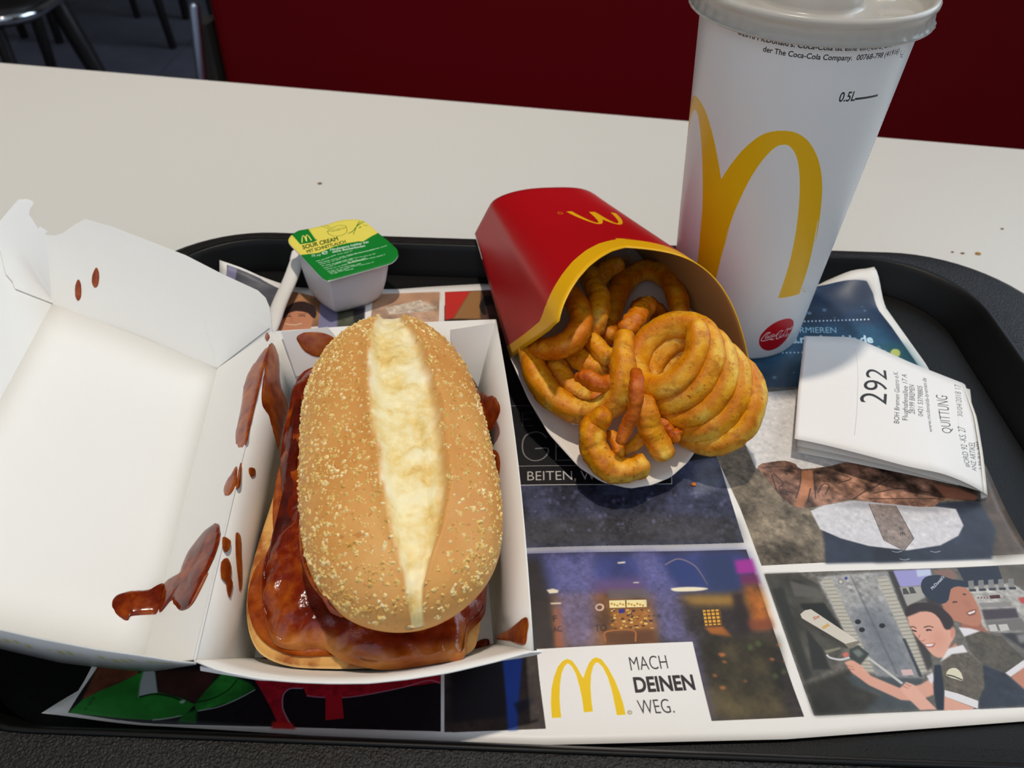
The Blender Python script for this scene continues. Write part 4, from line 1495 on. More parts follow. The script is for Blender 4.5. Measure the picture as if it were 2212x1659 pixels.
PO = [(655, 800), (622, 880), (604, 980), (607, 1060), (604, 1110), (588, 1160), (568, 1215), (563, 1275), (570, 1340), (592, 1384), (640, 1396), (690, 1392), (740, 1420), (800, 1436),
      (850, 1455), (910, 1448), (965, 1430), (1002, 1412), (1012, 1360), (1046, 1320), (1052, 1260), (1066, 1150), (1064, 1040), (1058, 960), (1050, 880), (1000, 790), (900, 745), (760, 745)]
Q = inside([at(x, y, 2.15)[:2] for x, y in PO], 2.0, .1)


def patty_pos(a, b, h):
    h2 = h
    if h > .3:
        h2 = h + .30 * n3(a, b, 1, .75) + .22 * n3(a, b, 5, 1.5) + .08 * n3(a, b, 9, 3.2)
    return np.array((a, b, 1.92 + h2))


V, f, R = pillow(Q, patty_pos, 1.0, n=200, rings=40, p=5, under=.0, bump=0)
mk('rib_patty', V, f, M_PATTY, sw, attr={'rim': [sm((r - .93) / .05) * sm((15.3 - v[1]) / 1.2) * .85 for r, v in zip(R, V)]})
# thick glaze that has run down the left flank
GO = [(668, 800), (638, 850), (618, 930), (606, 1020), (606, 1110), (588, 1160), (575, 1205), (590, 1230), (620, 1200), (646, 1190), (655, 1100), (650, 1000), (660, 880), (690, 800)]
Q = [at(x, y, 2.55)[:2] for x, y in GO]
V, f, R = pillow(Q, lambda a, b, h: np.array((a, b, 2.2 + h)), .55, n=90, rings=10, p=2.4, bump=.1, bs=.9, under=.6)
mk('glaze', V, f, M_DARK, sw)

# top bun
BC0, BC1 = at(835, 712, 4.05), at(872, 1352, 3.95)
bax = BC1 - BC0
BL = np.linalg.norm(bax)
bax /= BL
blat = np.array([-bax[1], bax[0], 0])
blat /= np.linalg.norm(blat)
if blat[0] < 0:
    blat = -blat
BH = BL / 2 * 1.012
BM = (BC0 + BC1) / 2 + np.array((.10, 0, 0))
BW = 3.45


def bun_w(t):
    return max(0.0, 1 - abs(t) ** (2.75 if t < 0 else 3.7)) ** (.52 if t < 0 else .5)


def groove(t, q):
    q0 = .155 + .02 * math.sin(t * 3 + 1)
    hw = float(np.interp(t, (-1, -.6, 0, .4, .7, 1), (.24, .32, .345, .31, .235, .10)))
    d = (q - q0) / hw
    return d


def bun(t, phi):
    w_ = bun_w(t)
    c, s = math.cos(phi), math.sin(phi)
    e = .86
    x = BW * w_ * math.copysign(abs(c) ** e, c)
    hz = (2.05 if s > 0 else 1.0) * (w_ ** .72)
    z = hz * math.copysign(abs(s) ** .92, s)
    crumb = 0.0
    wob = .07 * n3(x, t * 7, 2, .5)
    if s > 0:
        q = x / BW / max(.55, w_)
        d = groove(t, q) + .09 * n3(x * 1.2, t * 8, 5, 1.1)
        ad = abs(d)
        k = sm((1.05 - ad) / .38)
        dep = .40 * (w_ ** .8) * k
        lip = .10 * math.exp(-((ad - 1.12) / .22) ** 2) * w_
        z += -dep + lip
        if k > .2:
            z += k * (.16 * n3(x, t * 7, 1, .9) + .17 * n3(x, t * 7, 4, 2.0) + .11 * n3(x, t * 7, 8, 4.4)) * w_
            crease = abs(d - .05 - .25 * math.sin(t * 4))
            z -= .16 * k * math.exp(-(crease / .12) ** 2) * sm((t + .2) / .3) * sm((.75 - t) / .3)
        crumb = sm(((1.02 if d > 0 else 1.14) - ad + .08 * n3(x, t * 7, 11, 3)) / (.16 if d < 0 else .45))
    z += wob
    p = BM + bax * BH * t + blat * (x + (.10 * math.sin(t * 2.5)))
    return p + np.array((0, 0, z)), crumb


NT, NP = 190, 190
V, CR = [], []
for i in range(NT):
    t = -math.cos(math.pi * i / (NT - 1))
    t = math.copysign(abs(t) ** .92, t)
    for j in range(NP):
        p, cr_ = bun(max(-.9995, min(.9995, t)), 2 * math.pi * j / NP)
        V.append(p)
        CR.append(cr_)
f = grid_faces(NT, NP, True) + [tuple(range(NP - 1, -1, -1)), tuple((NT - 1) * NP + j for j in range(NP))]
m = Mat('bun_crust', (206, 142, 76), .5, .35, sss=.06, sss_scale=.003, sss_rad=(1, .5, .2))
crust = m.ramp(m.noise(26, 4, .6), [(.3, (210, 144, 72)), (.55, (222, 162, 90)), (.75, (230, 178, 108))])
crust = m.mix(m.ramp(m.noise(420, 2), [(.62, 0.0), (.72, .5)]), crust, (176, 108, 52))
cmb = m.ramp(m.noise(70, 5, .65), [(.26, (212, 164, 78)), (.42, (238, 210, 138)), (.55, (248, 232, 182)), (.75, (252, 244, 214))])
m.color(m.mix(m.attr('crumb'), crust, cmb))
m.bump(m.noise(320, 4, .6), .03, .5)
m.bump(m.noise(1400, 2), .008, .5)
M_BUN = m.m
tbun = mk('top_bun', V, f, M_BUN, sw, attr={'crumb': CR})
# corn grits sticking to the crust
rng = random.Random(11)
gv, gf = [], []
cnt = 0
while cnt < 2700:
    t = rng.uniform(-.985, .985)
    phi = rng.uniform(.12, math.pi - .12)
    p, cr_ = bun(t, phi)
    q = (p - BM) @ blat
    dens = .75 + .5 * n3(p[0], p[1], 3, .6)
    dens *= 1.0 if q < .6 else .62
    if rng.random() > dens or (cr_ > .25):
        continue
    p1, _ = bun(t + .004, phi)
    p2, _ = bun(t, phi + .02)
    a = p1 - p
    b = p2 - p
    nn = np.cross(b, a)
    nn /= np.linalg.norm(nn) + 1e-9
    if nn[2] < 0 and math.sin(phi) > .3:
        nn = -nn
    a /= np.linalg.norm(a) + 1e-9
    b = np.cross(nn, a)
    th = rng.uniform(0, 6.28)
    a, b = a * math.cos(th) + b * math.sin(th), b * math.cos(th) - a * math.sin(th)
    s = rng.choice([.03, .038, .046, .056, .07]) * rng.uniform(.8, 1.2)
    l = s * rng.uniform(1.0, 1.7)
    h = s * rng.uniform(.5, 1.0)
    o = len(gv)
    k = rng.uniform(.5, .8)
    for da, db, dh in ((-1, -.8, -.2), (1, -1, -.2), (.8, 1, -.2), (-.9, .8, -.2), (-.5 * k, -.6 * k, 1), (.7 * k, -.3 * k, 1.1), (.1, .8 * k, .9)):
        gv.append(p + a * da * l + b * db * s + nn * dh * h)
    gf += [(o, o + 1, o + 5, o + 4), (o + 1, o + 2, o + 6, o + 5), (o + 2, o + 3, o + 6), (o + 3, o, o + 4, o + 6), (o + 4, o + 5, o + 6)]
    cnt += 1
m = Mat('corn_grits', (236, 206, 132), .4, .5)
m.color(m.ramp(m.noise(240, 2), [(.3, (206, 156, 74)), (.5, (232, 196, 116)), (.7, (248, 230, 176))]))
o = mk('grits', gv, gf, m.m, tbun, smooth=False)
tag(o, kind='stuff')
# sauce smear along the lower left edge of the bun
Q = []
PBn = None
def bun_strip(pts, T):
    """a bead of sauce lying on the crust; pts = (t, phi)"""
    P = [bun(t, p)[0] for t, p in pts]
    V, f = tube(catmull(P, 24), [T * (.5 + .7 * math.sin(math.pi * k / 23)) for k in range(24)], 8, .7, bump=.03, bs=2)
    mk('sauce_bead', V, f, M_SMEAR, tbun)


bun_strip([(.28, 3.32), (.45, 3.25), (.60, 3.18), (.74, 3.2), (.82, 3.3)], .11)
bun_strip([(.80, 3.0), (.85, 3.15), (.89, 3.35)], .12)


# ------------------------------------------------------------------ fries carton (lying on its back, mouth towards the front)
fL0, fL1 = np.array((-2.3, 40.0, 1.95)), np.array((-.12, 28.9, 2.05))
fR0, fR1 = np.array((5.8, 40.8, 1.95)), at(1622, 803, 2.6)


def fshape(a):
    q = min(a, 1 - a)
    if q < .10:
        return .62 * q / .10
    return .62 + .38 * (max(0, 1 - (abs(2 * a - 1) / .8) ** 2.2)) ** .6


def fshape_r(a):
    """the right half sinks evenly to its edge, without the left side's standing gusset"""
    return fshape(a) if a < .5 else 1 - ((a - .5) / .5) ** 3.8 if a < 1 else 0.0


def front_pt(a, s):
    L = lerp(fL0, fL1, s)
    R = lerp(fR0, fR1, s)
    p = lerp(L, R, a)
    return p + np.array((0, 0, (2.75 + 2.7 * s) * fshape_r(a)))


def back_pt(a, s):
    L = lerp(fL0, fL1, s)
    R = lerp(fR0, fR1, s)
    p = lerp(L, R, a)
    d = (.12 + 1.2 * min(s, 1.1)) * (max(0, 1 - abs(2 * a - 1) ** 2.4)) ** .75
    z = p[2] - d
    if s > 1:
        p[2] = z = z + (s - 1) * .1
    return np.array((p[0], p[1], z))


fc = thing('fries_carton', 'red fries carton with a yellow edged mouth, lying on its back beside the cup', 'carton', (4.5, 34, .5))
fmap = SurfMap(front_pt, 0, .62, 0, 1.3, 200, 240)
F5 = crop(1000, 400, 3.16)
edge_px = F5([(322, 1182), (420, 1105), (545, 1020), (650, 942), (655, 910), (668, 860), (690, 800), (730, 720), (790, 630), (860, 552), (940, 490), (1020, 446), (1100, 424), (1170, 416), (1230, 418)])
band_px = F5([(294, 1103), (400, 1030), (523, 930), (545, 880), (570, 810), (620, 700), (680, 605), (750, 520), (840, 445), (930, 398), (1020, 374), (1110, 366), (1190, 368), (1250, 376)])
cut = sorted([fmap(*q) for q in edge_px])
band = sorted([fmap(*q) for q in band_px])
cut = [(0, 1.0)] + [(a, s) for a, s in cut if .02 < a < .56]
band = [(0, .93)] + [(a, s) for a, s in band if .02 < a < .56]
CA, CS = np.array(cut).T
BA, BS = np.array(band).T


def s_cut(a):
    if a > .5:      # the right edge runs straight down to the corner
        s5 = float(np.interp(.5, CA, CS))
        return s5 + (1.0 - s5) * ((a - .5) / .5) ** 1.35
    return float(np.interp(min(a, 1 - a), CA, CS))


def s_band(a):
    return float(np.interp(min(a, 1 - a), BA, BS))


NA, NS = 97, 40
W_, H_ = 1500, 1500
cvf = Canvas(W_, H_, np.array((178, 8, 18)) / 255)
pf = Print(cvf, lambda px, py: tuple(np.array(fmap(px, py)) * (W_ - 1) / np.array((1.0, 1.3))))
bq = [np.array(pf.fn(*q), float) for q in band_px if fmap(*q)[0] < .6]
bq = [(-5, bq[0][1])] + [tuple(q) for q in bq]
bq.append(((W_ - 1) * .5 + 5, bq[-1][1]))
poly = bq + [((W_ - 1) * .5 + 5, H_), (-5, H_)]
pf.raw(np.array(poly), (236, 178, 14))
a5 = np.linspace(.5, 1, 30)
pf.raw(np.array([(a * (W_ - 1), (s_cut(a) - .1) / 1.3 * (H_ - 1)) for a in a5] + [(W_, H_), (.5 * W_, H_)]), (236, 178, 14))
O_, A_, U_ = [np.array(pf.fn(*q), float) for q in F5([(1130, 285), (720, 195), (985, 300)])]
# the arches stand upside down: feet towards the base of the carton
foot_l, foot_r, top_m = [np.array(pf.fn(*q), float) for q in F5([(700, 180), (1010, 158), (1010, 262)])]
mid = (foot_l + foot_r) / 2
ux = np.array((118.0, 0))
fl_ = np.array(pf.fn(*F5([(705, 180)])[0]))
fm_ = np.array(pf.fn(*F5([(900, 182)])[0]))
tp_ = np.array(pf.fn(*F5([(905, 262)])[0]))
half = (fm_[0] - fl_[0]) * .90
fm_[0] = fl_[0] + half
pf.raw(np.array([(fm_[0] + half * x, fl_[1] + (tp_[1] - fl_[1] + 8) * y) for x, y in ARCH]), (236, 178, 14))
c_ = np.array(pf.fn(*F5([(665, 190)])[0]))
pf.strokeraw([(c_[0] + 17 * math.cos(t), c_[1] + 17 * math.sin(t)) for t in np.linspace(0, 6.3, 14)], 4, (236, 178, 14), .9)
m = Mat('red_fries_card', (178, 8, 18), .38, .45)
m.color(m.image(cvf.image('fries_carton_print')))
M_FC = m.m
m = Mat('carton_inside', (186, 146, 92), .6, .3)
m.bump(m.noise(300, 3), .004, .4)
M_FCI = m.m
G = np.zeros((NS, NA, 3))
UVf = np.zeros((NS, NA, 2))
for j in range(NA):
    a = j / (NA - 1)
    for i in range(NS):
        s = s_cut(a) * i / (NS - 1)
        G[i, j] = front_pt(a, s)
        UVf[i, j] = (a, s / 1.3)
sheet('front_panel', G, M_FC, fc, .05, -1, UVf, back=M_FCI, flip=True)


lip = polyline([fL1 + np.array((0, 0, -.02)), at(1140, 862, 1.55), at(1185, 938, 1.15), at(1250, 1010, .85), at(1300, 1042, .72), at(1360, 1056, .66), at(1410, 1048, .66), at(1450, 1031, .7), at(1485, 1000, .75),
                at(1512, 962, .85), at(1560, 905, 1.2), fR1 + np.array((0, 0, -.02))], 61)
G = np.zeros((34, 61, 3))
for j in range(61):
    a = j / 60
    for i in range(34):
        if i < 18:
            G[i, j] = back_pt(a, i / 17)
        else:
            t = (i - 17) / 16
            p = lerp(back_pt(a, 1), lip[j], t)
            p[2] = (1 - t) ** 1.5 * back_pt(a, 1)[2] + (1 - (1 - t) ** 1.5) * lip[j][2]
            G[i, j] = p
m = Mat('white_back_panel', (232, 224, 212), .6, .3)
m.color(m.mix(m.ramp(m.noise(32, 4, .6, .4), [(.60, 0.0), (.66, .8)]), (236, 228, 216), (212, 170, 110)))
sheet('back_panel', G, m.m, fc, .05, 1, back=M_FC, flip=True)
# folded base
N_ = 33
G = np.stack([[front_pt(a, 0) for a in np.linspace(0, 1, N_)], [back_pt(a, 0) for a in np.linspace(0, 1, N_)]])
sheet('base_panel', G, M_REDCARD, fc, .05, 1)

# ------------------------------------------------------------------ curly fries
def fry_mat(name, a, b, c):
    m = Mat(name, b, .42, .4, sss=.06, sss_scale=.003, sss_rad=(1, .45, .1))
    base = m.ramp(m.noise(62, 5, .65), [(.3, a), (.48, b), (.64, c)])
    base = m.mix(m.attr('edge'), base, a)
    base = m.mix(m.ramp(m.noise(170, 5, .7), [(.5, 0.0), (.66, .75)]), base, tuple(int(v * .84) for v in a))
    spk = m.ramp(m.noise(700, 2), [(.66, 0.0), (.72, .7)])
    m.color(m.mix(spk, base, (120, 50, 10)))
    m.bump(m.noise(380, 5, .7), .05, .75)
    m.bump(m.noise(1600, 2), .008, .5)
    return m.m


M_F1 = fry_mat('golden_fry', (212, 116, 0), (236, 162, 12), (247, 206, 84))
M_F2 = fry_mat('amber_fry', (204, 98, 0), (226, 138, 6), (240, 176, 40))
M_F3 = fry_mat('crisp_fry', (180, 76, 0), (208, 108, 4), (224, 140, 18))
GRP = 'curly fries in the red carton'


def fry_edge(nv, nseg):
    return [.75 * abs(math.sin(4 * math.pi * (k % nseg) / nseg)) ** 3 for k in range(nv)]


def fry(label, pts, rpx, mat=M_F1, flat=1.0, n=64, bump=.05, taper=(.8, .8), seed=0.0, path=None, nseg=24):
    """pts = (px, py, z); rpx = half thickness in photo pixels"""
    if path is None:
        path = catmull([at(*q) for q in pts], n)
    mid_ = path[len(path) // 2]
    dist = (mid_[1] * math.cos(PITCH) - (mid_[2] - CAMH) * math.sin(PITCH))
    r = rpx * 1.13 * dist / F
    k = len(path)
    rs = []
    for i in range(k):
        t = i / (k - 1)
        e = 1.0
        if t < .16:
            e = taper[0] + (1 - taper[0]) * sm(t / .16)
        if t > .84:
            e = min(e, taper[1] + (1 - taper[1]) * sm((1 - t) / .16))
        rs.append(r * e * (1 + .08 * n3(t * 5, seed, 1)))
    V, f = tube(path, rs, nseg, flat, .0, bump * 1.3, 1.6, seed, sq=2.7)
    o = mk('curly_fry', V, f, mat, attr={'edge': fry_edge(len(V), nseg)})
    return tag(o, label, 'fry', GRP)


F6 = crop(1100, 700, 3.687)


def z6(P):
    return [(*F6([(x, y)])[0], z) for x, y, z in P]


def z5(P):
    return [(*F5([(x, y)])[0], z) for x, y, z in P]


fry('long golden fry curling in a wide C along the left edge of the carton',
    z6([(185, 60, 2.3), (170, 150, 2.5), (172, 240, 2.8), (212, 390, 2.7), (300, 540, 2.5), (440, 650, 2.3), (600, 700, 2.3), (760, 670, 2.7), (870, 570, 3.4), (905, 430, 4.1), (905, 260, 4.5), (915, 110, 4.7)]),
    24, M_F1, n=70, seed=1.0)
fry('large amber fry hooked under the yellow carton edge, upper left of the heap',
    z5([(700, 720, 4.2), (770, 800, 4.5), (805, 900, 4.5), (790, 1000, 4.4), (715, 1085, 4.1), (600, 1115, 3.7), (500, 1110, 3.3)]), 22, M_F2, seed=2.0)
fry('golden fry bent over the upper left of the heap beside the hooked one',
    z5([(830, 560, 3.6), (880, 650, 4.0), (925, 760, 4.2), (925, 870, 4.1), (895, 960, 3.8), (850, 1020, 3.4)]), 21, M_F1, seed=3.0)
fry('short pale fry tip poking up at the top of the heap', z5([(945, 640, 3.0), (985, 580, 3.1), (1040, 555, 3.2), (1068, 560, 3.2)]), 17, M_F1, seed=4.0)
fry('wide fry arching in the shade at the back of the carton',
    z5([(1000, 1030, 3.2), (1010, 900, 3.0), (1045, 770, 2.8), (1120, 650, 2.7), (1230, 585, 2.7), (1340, 600, 2.9), (1420, 670, 3.1), (1465, 780, 3.2), (1485, 890, 3.2)]), 19, M_F2, n=60, seed=5.0)
fry('stubby fry with a broken top standing in the middle of the heap', z5([(1130, 990, 3.9), (1175, 915, 4.1), (1225, 850, 4.2), (1270, 810, 4.2)]), 20, M_F2, .8, taper=(1, .9), bump=.08, seed=6.0)
fry('thin orange strip standing upright in the centre of the heap', z6([(1005, 380, 4.9), (1015, 480, 4.9), (1010, 600, 4.5), (985, 720, 3.9), (935, 830, 3.3), (890, 930, 2.9)]), 14, M_F3, .7, bump=.05, seed=7.0)
fry('short orange fry stub pointing left in the middle of the heap', z6([(545, 425, 3.6), (620, 430, 3.7), (720, 480, 3.7), (820, 480, 3.8), (880, 440, 3.9)]), 16, M_F3, taper=(.55, 1), seed=8.0)
fry('S-shaped golden fry hanging over the lower lip of the carton',
    z6([(745, 735, 3.1), (680, 800, 2.7), (655, 900, 2.4), (675, 1000, 2.0), (740, 1100, 1.7), (840, 1165, 1.5), (950, 1165, 1.5), (1045, 1130, 1.5)]), 24, M_F1, taper=(.9, .95), bump=.07, seed=9.0)
fry('thick golden fry lying with its round end on the white lip', z6([(1070, 620, 3.4), (1085, 720, 3.1), (1120, 820, 2.6), (1175, 920, 2.1), (1230, 1030, 1.7)]), 23, M_F1, taper=(.9, .95), seed=10.0)
fry('crumbled crisp end of a fry lying right of the thick one', z6([(1190, 790, 2.4), (1250, 820, 2.3), (1310, 890, 2.1), (1345, 870, 2.2), (1385, 800, 2.3)]), 13, M_F3, bump=.12, seed=11.0)
fry('pointed fry wedge between the hooked fry and the upright strip', z5([(850, 1020, 3.5), (900, 1090, 3.5), (960, 1150, 3.5), (1040, 1190, 3.5)]), 17, M_F1, taper=(1, .35), seed=12.0)
fry('pale fry in the shade inside the big C, leaning to the lower right', z5([(730, 1110, 3.0), (790, 1180, 2.9), (870, 1240, 2.8), (970, 1275, 2.8)]), 20, M_F1, taper=(1, .6), seed=13.0)
fry('shaded fry deep inside the big C, lower left', z5([(620, 1200, 2.6), (670, 1300, 2.4), (740, 1390, 2.2), (840, 1450, 2.1)]), 20, M_F1, seed=14.0)
fry('amber fry under the bend of the big C', z6([(560, 580, 1.9), (640, 600, 1.9), (720, 590, 2.0), (800, 560, 2.1)]), 18, M_F2, seed=15.0)
fry('flat yellow fry slice under the upright strip', z6([(890, 1025, 1.55), (960, 990, 1.7), (1030, 930, 1.9), (1060, 860, 2.1)]), 12, M_F1, .7, seed=16.0)
fry('small curved fry between the S-shaped fry and the upright strip', z6([(790, 880, 2.0), (830, 920, 2.0), (860, 990, 1.9), (880, 1050, 1.7)]), 12, M_F2, seed=17.0)
fry('fry buried under the coil at the centre of the heap', z6([(1110, 560, 2.2), (1200, 640, 2.0), (1280, 700, 1.9), (1400, 760, 1.9)]), 20, M_F3, seed=18.0)
fry('fry buried on the carton floor behind the upright strip', z5([(880, 1330, 2.0), (1000, 1300, 2.0), (1120, 1200, 2.2), (1200, 1120, 2.4)]), 22, M_F3, seed=19.0)
fry('fry lying deep in the shade behind the coil', z5([(1180, 830, 2.4), (1260, 820, 2.4), (1340, 890, 2.4), (1370, 980, 2.4)]), 16, M_F3, seed=20.0)

# the big coil: five turns seen from its open end
c0, c1 = at(1432, 752, 4.7), at(1560, 885, 2.45)
axis = c1 - c0
axis /= np.linalg.norm(axis)
view = (c0 - EYE) / np.linalg.norm(c0 - EYE)
nrm = axis * .55 + view * .75
nrm /= np.linalg.norm(nrm)
e1 = np.cross(nrm, np.array((0, 0, 1.0)))
e1 /= np.linalg.norm(e1)
e2 = np.cross(e1, nrm)
path = []
turns = 4.75
NN = 240
for k in range(NN):
    t = k / (NN - 1)
    ang = math.radians(62) - t * turns * 2 * math.pi
    R1 = 1.34 + .26 * t ** 1.2
    R2 = 1.60 + .10 * t
    p = lerp(c0, c1, t) + e1 * math.cos(ang) * R1 + e2 * math.sin(ang) * R2
    path.append(p)
V, f = tube(path, [.51 * (.85 + .15 * min(1, k / 12, (NN - 1 - k) / 12)) * (1 + .06 * n3(k * .05, 3, 1)) for k in range(NN)], 24, 1.12, 0, .06, 1.5, 21.0, sq=2.6)
tag(mk('curly_fry', V, f, M_F1, attr={'edge': fry_edge(len(V), 24)}), 'big tightly coiled fry of several turns at the right of the heap', 'fry', GRP)

# ------------------------------------------------------------------ paper cup
CX, CY = 11.65, 35.14
R0, RB, ZL = 3.337, 4.32, 15.6
R0r = R0


def cup_r(z):
    return R0r + (RB - R0r) * z / ZL


cp = thing('paper_cup', 'tall white paper cup with yellow arches, drink level mark and a round red logo', 'cup', (CX, CY, .02))


def cup_pt(a, z):
    r = cup_r(z)
    return np.array((CX + r * math.cos(a), CY + r * math.sin(a), z))


cmap = SurfMap(cup_pt, math.radians(165), math.radians(345), 0, ZL, 240, 240)
CW, CH_ = 3000, 1700
cvc = Canvas(CW, CH_, np.array((230, 230, 230)) / 255)
AS, AE = math.radians(90), math.radians(450)


def cuv(a, z):
    return (a - AS) / (AE - AS) * CW, z / ZL * CH_


pc = Print(cvc, lambda px, py: cuv(*cmap(px, py)))
C7 = crop(1400, 0, 3.16)
C8 = crop(1400, 400, 2.724)
half_out = C7([(502, 1225), (560, 1130), (650, 1020), (760, 930), (850, 898), (930, 893), (1010, 907), (1090, 960), (1150, 1060), (1180, 1170), (1188, 1300), (1170, 1500), (1140, 1660)]) \
    + C8([(1000, 200), (950, 450), (890, 640), (765, 665), (820, 500), (860, 330), (885, 150)]) \
    + C7([(1035, 1250), (1025, 1120), (1000, 1040), (960, 995), (920, 988), (870, 1005), (800, 1070), (720, 1180), (650, 1310), (580, 1470), (520, 1660)]) \
    + C8([(480, 250), (430, 420), (400, 550)])
HQ = pc.m(half_out)
left_mid = pc.m(C8([(280, 505)]))[0]
ac = (HQ[0][0] + (HQ[-1][0] + left_mid[0]) / 2) / 2
full = [(x, y) for x, y in HQ]
full[0] = (ac, HQ[0][1])
full = full + [(ac, full[-1][1])] + [(2 * ac - x, y) for x, y in full[::-1]]
def smooth_run(P, k=4):
    return [tuple(q) for q in catmull(P, k * len(P))]


hf = full[:len(full) // 2]
i0 = 15                                   # the foot of the right leg: two corners kept sharp
hs = smooth_run(hf[:16]) + smooth_run(hf[16:-1]) + [hf[-1]]
pc.raw(np.array(hs + [(2 * ac - x, y) for x, y in hs[::-1]]), (238, 184, 12))
BK = (26, 24, 26)
p0 = pc.m(C7([(785, 352), (1700, 385), (790, 312)]))
# lettering runs round the cup at constant height
def cup_text(s, pxa, pxb, base_px, cap_px, bold=0.0, stretch=1.0):
    a0, z0 = cmap(*pxa)
    a1, _ = cmap(*pxb)
    zb = cmap(*base_px)[1]
    zt = cmap(*cap_px)[1]
    A, B = cuv(a0, zb), cuv(a1, zb)
    T = cuv(a0, zt)
    pc.textraw(s, np.array(A), np.array((B[0] - A[0], 0)), np.array((0, T[1] - A[1])), BK, bold)


cup_text('der The Coca-Cola Company.  00768-798 (41916)', C7([(782, 350)])[0], C7([(1700, 385)])[0], C7([(1300, 412)])[0], C7([(1300, 374)])[0], .014)
cup_text('©2016 McDonald\'s. Coca-Cola ist eine eingetragene Schutzmarke', C7([(610, 222)])[0], C7([(1790, 318)])[0], C7([(1300, 346)])[0], C7([(1300, 308)])[0], .014)
cup_text('0.5L', C7([(1298, 690)])[0], C7([(1408, 690)])[0], C7([(1350, 692)])[0], C7([(1350, 626)])[0], .015)
pc.stroke(C7([(1412, 676), (1568, 650)]), 9, BK, smooth=False)
g = C7([(1730, 345), (1722, 372), (1738, 375), (1752, 345)])
pc.stroke(g, 3, BK, smooth=False)
pc.stroke(C7([(1730, 375), (1722, 388), (1738, 390)]), 3, BK, smooth=False)
# small upright print near the right edge: too small to read, kept as broken ticks
rng = random.Random(3)
for k in range(46):
    a, z = math.radians(327 + rng.uniform(-.8, .8)), 12.6 - k * .15
    if k in (6, 7, 8, 20, 21, 33):
        continue
    A = cuv(a, z)
    pc.strokeraw([(A[0], A[1]), (A[0] + rng.uniform(8, 18), A[1] - rng.uniform(2, 7))], 5, BK, .85, False)
# round red badge with a flowing white script
K7 = crop(1560, 640, 9.217)
pc.fill(K7([(735, 890), (760, 790), (840, 690), (950, 590), (1080, 510), (1220, 458), (1330, 442), (1400, 470), (1424, 530), (1400, 640), (1340, 760), (1260, 880), (1160, 980), (1050, 1050),
            (920, 1083), (810, 1050), (745, 970)]), (196, 16, 28), curve=3)
WS = (240, 226, 228)
sw_ = lambda P, w_: pc.stroke(K7(P), w_, WS)
sw_([(965, 725), (905, 725), (840, 780), (785, 850), (780, 885), (810, 890), (900, 870), (960, 850), (1035, 855), (960, 868)], 6)
sw_([(965, 725), (920, 745), (870, 800), (860, 840), (885, 835), (925, 800)], 5)
sw_([(895, 820), (920, 780), (910, 810), (915, 830), (945, 805)], 4.5)
sw_([(985, 765), (955, 790), (950, 820), (975, 815), (1000, 790)], 4.5)
sw_([(1030, 745), (1000, 775), (995, 808), (1020, 800), (1045, 760), (1040, 800), (1075, 770), (1100, 740)], 4.5)
sw_([(1215, 685), (1160, 690), (1110, 745), (1080, 810), (1085, 850), (1130, 830), (1170, 800)], 6)
sw_([(1215, 685), (1180, 720), (1140, 780), (1150, 825), (1180, 800)], 4)
sw_([(1195, 760), (1170, 790), (1180, 815), (1205, 790), (1215, 765), (1190, 765)], 4.5)
sw_([(1300, 640), (1260, 690), (1225, 770), (1230, 800), (1260, 775), (1300, 700), (1300, 640), (1340, 650), (1395, 605), (1385, 640), (1330, 665)], 4.5)
sw_([(1310, 745), (1280, 765), (1275, 795), (1300, 785), (1330, 740), (1325, 775), (1350, 760)], 4.5)
pc.stroke([(1738, 622), (1734, 624), (1736, 629), (1741, 629), (1738, 634)], 3, (214, 166, 40))
m = Mat('cup_paper', (230, 230, 230), .32, .45, sss=.05, sss_scale=.004)
m.color(m.image(cvc.image('cup_print')))
m.bump(m.noise(500, 2), .002, .2)
M_CUP = m.m
NC = 128
prof = [(R0 - .12, .28), (R0 - .06, .02), (R0, .02)] + [(cup_r(z), z) for z in np.linspace(.15, ZL + .3, 30)]
V, UVc = [], []
for r, z in prof:
    for j in range(NC + 1):
        a = AS + (AE - AS) * j / NC
        V.append((CX + r * math.cos(a), CY + r * math.sin(a), z))
        UVc.append((j / NC, z / ZL))
f = grid_faces(len(prof), NC + 1)
mk('cup_body', V, f, M_CUP, cp, uv=UVc, solid=(.045, -1))
V, f = lathe([(.01, .3), (R0 - .1, .3)], 48, (CX, CY))
mk('cup_base', V, f, M_CUP, cp)
# the drink behind the lid
m = Mat('iced_drink', (176, 128, 66), .15, .5)
V, f = lathe([(.01, 15.0), (cup_r(15.0) - .08, 15.0)], 64, (CX, CY))
mk('drink', V, f, m.m, cp)
# lid
M_LID = Mat('translucent_lid', (226, 220, 210), .24, .5, sss=.25, sss_scale=.01, sss_rad=(1, .9, .75))
M_LID.b.inputs['Transmission Weight'].default_value = .42
M_LID.b.inputs['IOR'].default_value = 1.3


def flute(r, z, a):
    if 15.6 < z < 16.2 and r > 4.6:
        k = abs(((a * 44 / (2 * math.pi)) % 1) - .5) * 2
        return r + .07 * (1 - k * k) * (1 - abs(z - 15.85) / .4 if abs(z - 15.85) < .4 else 0)
    return r


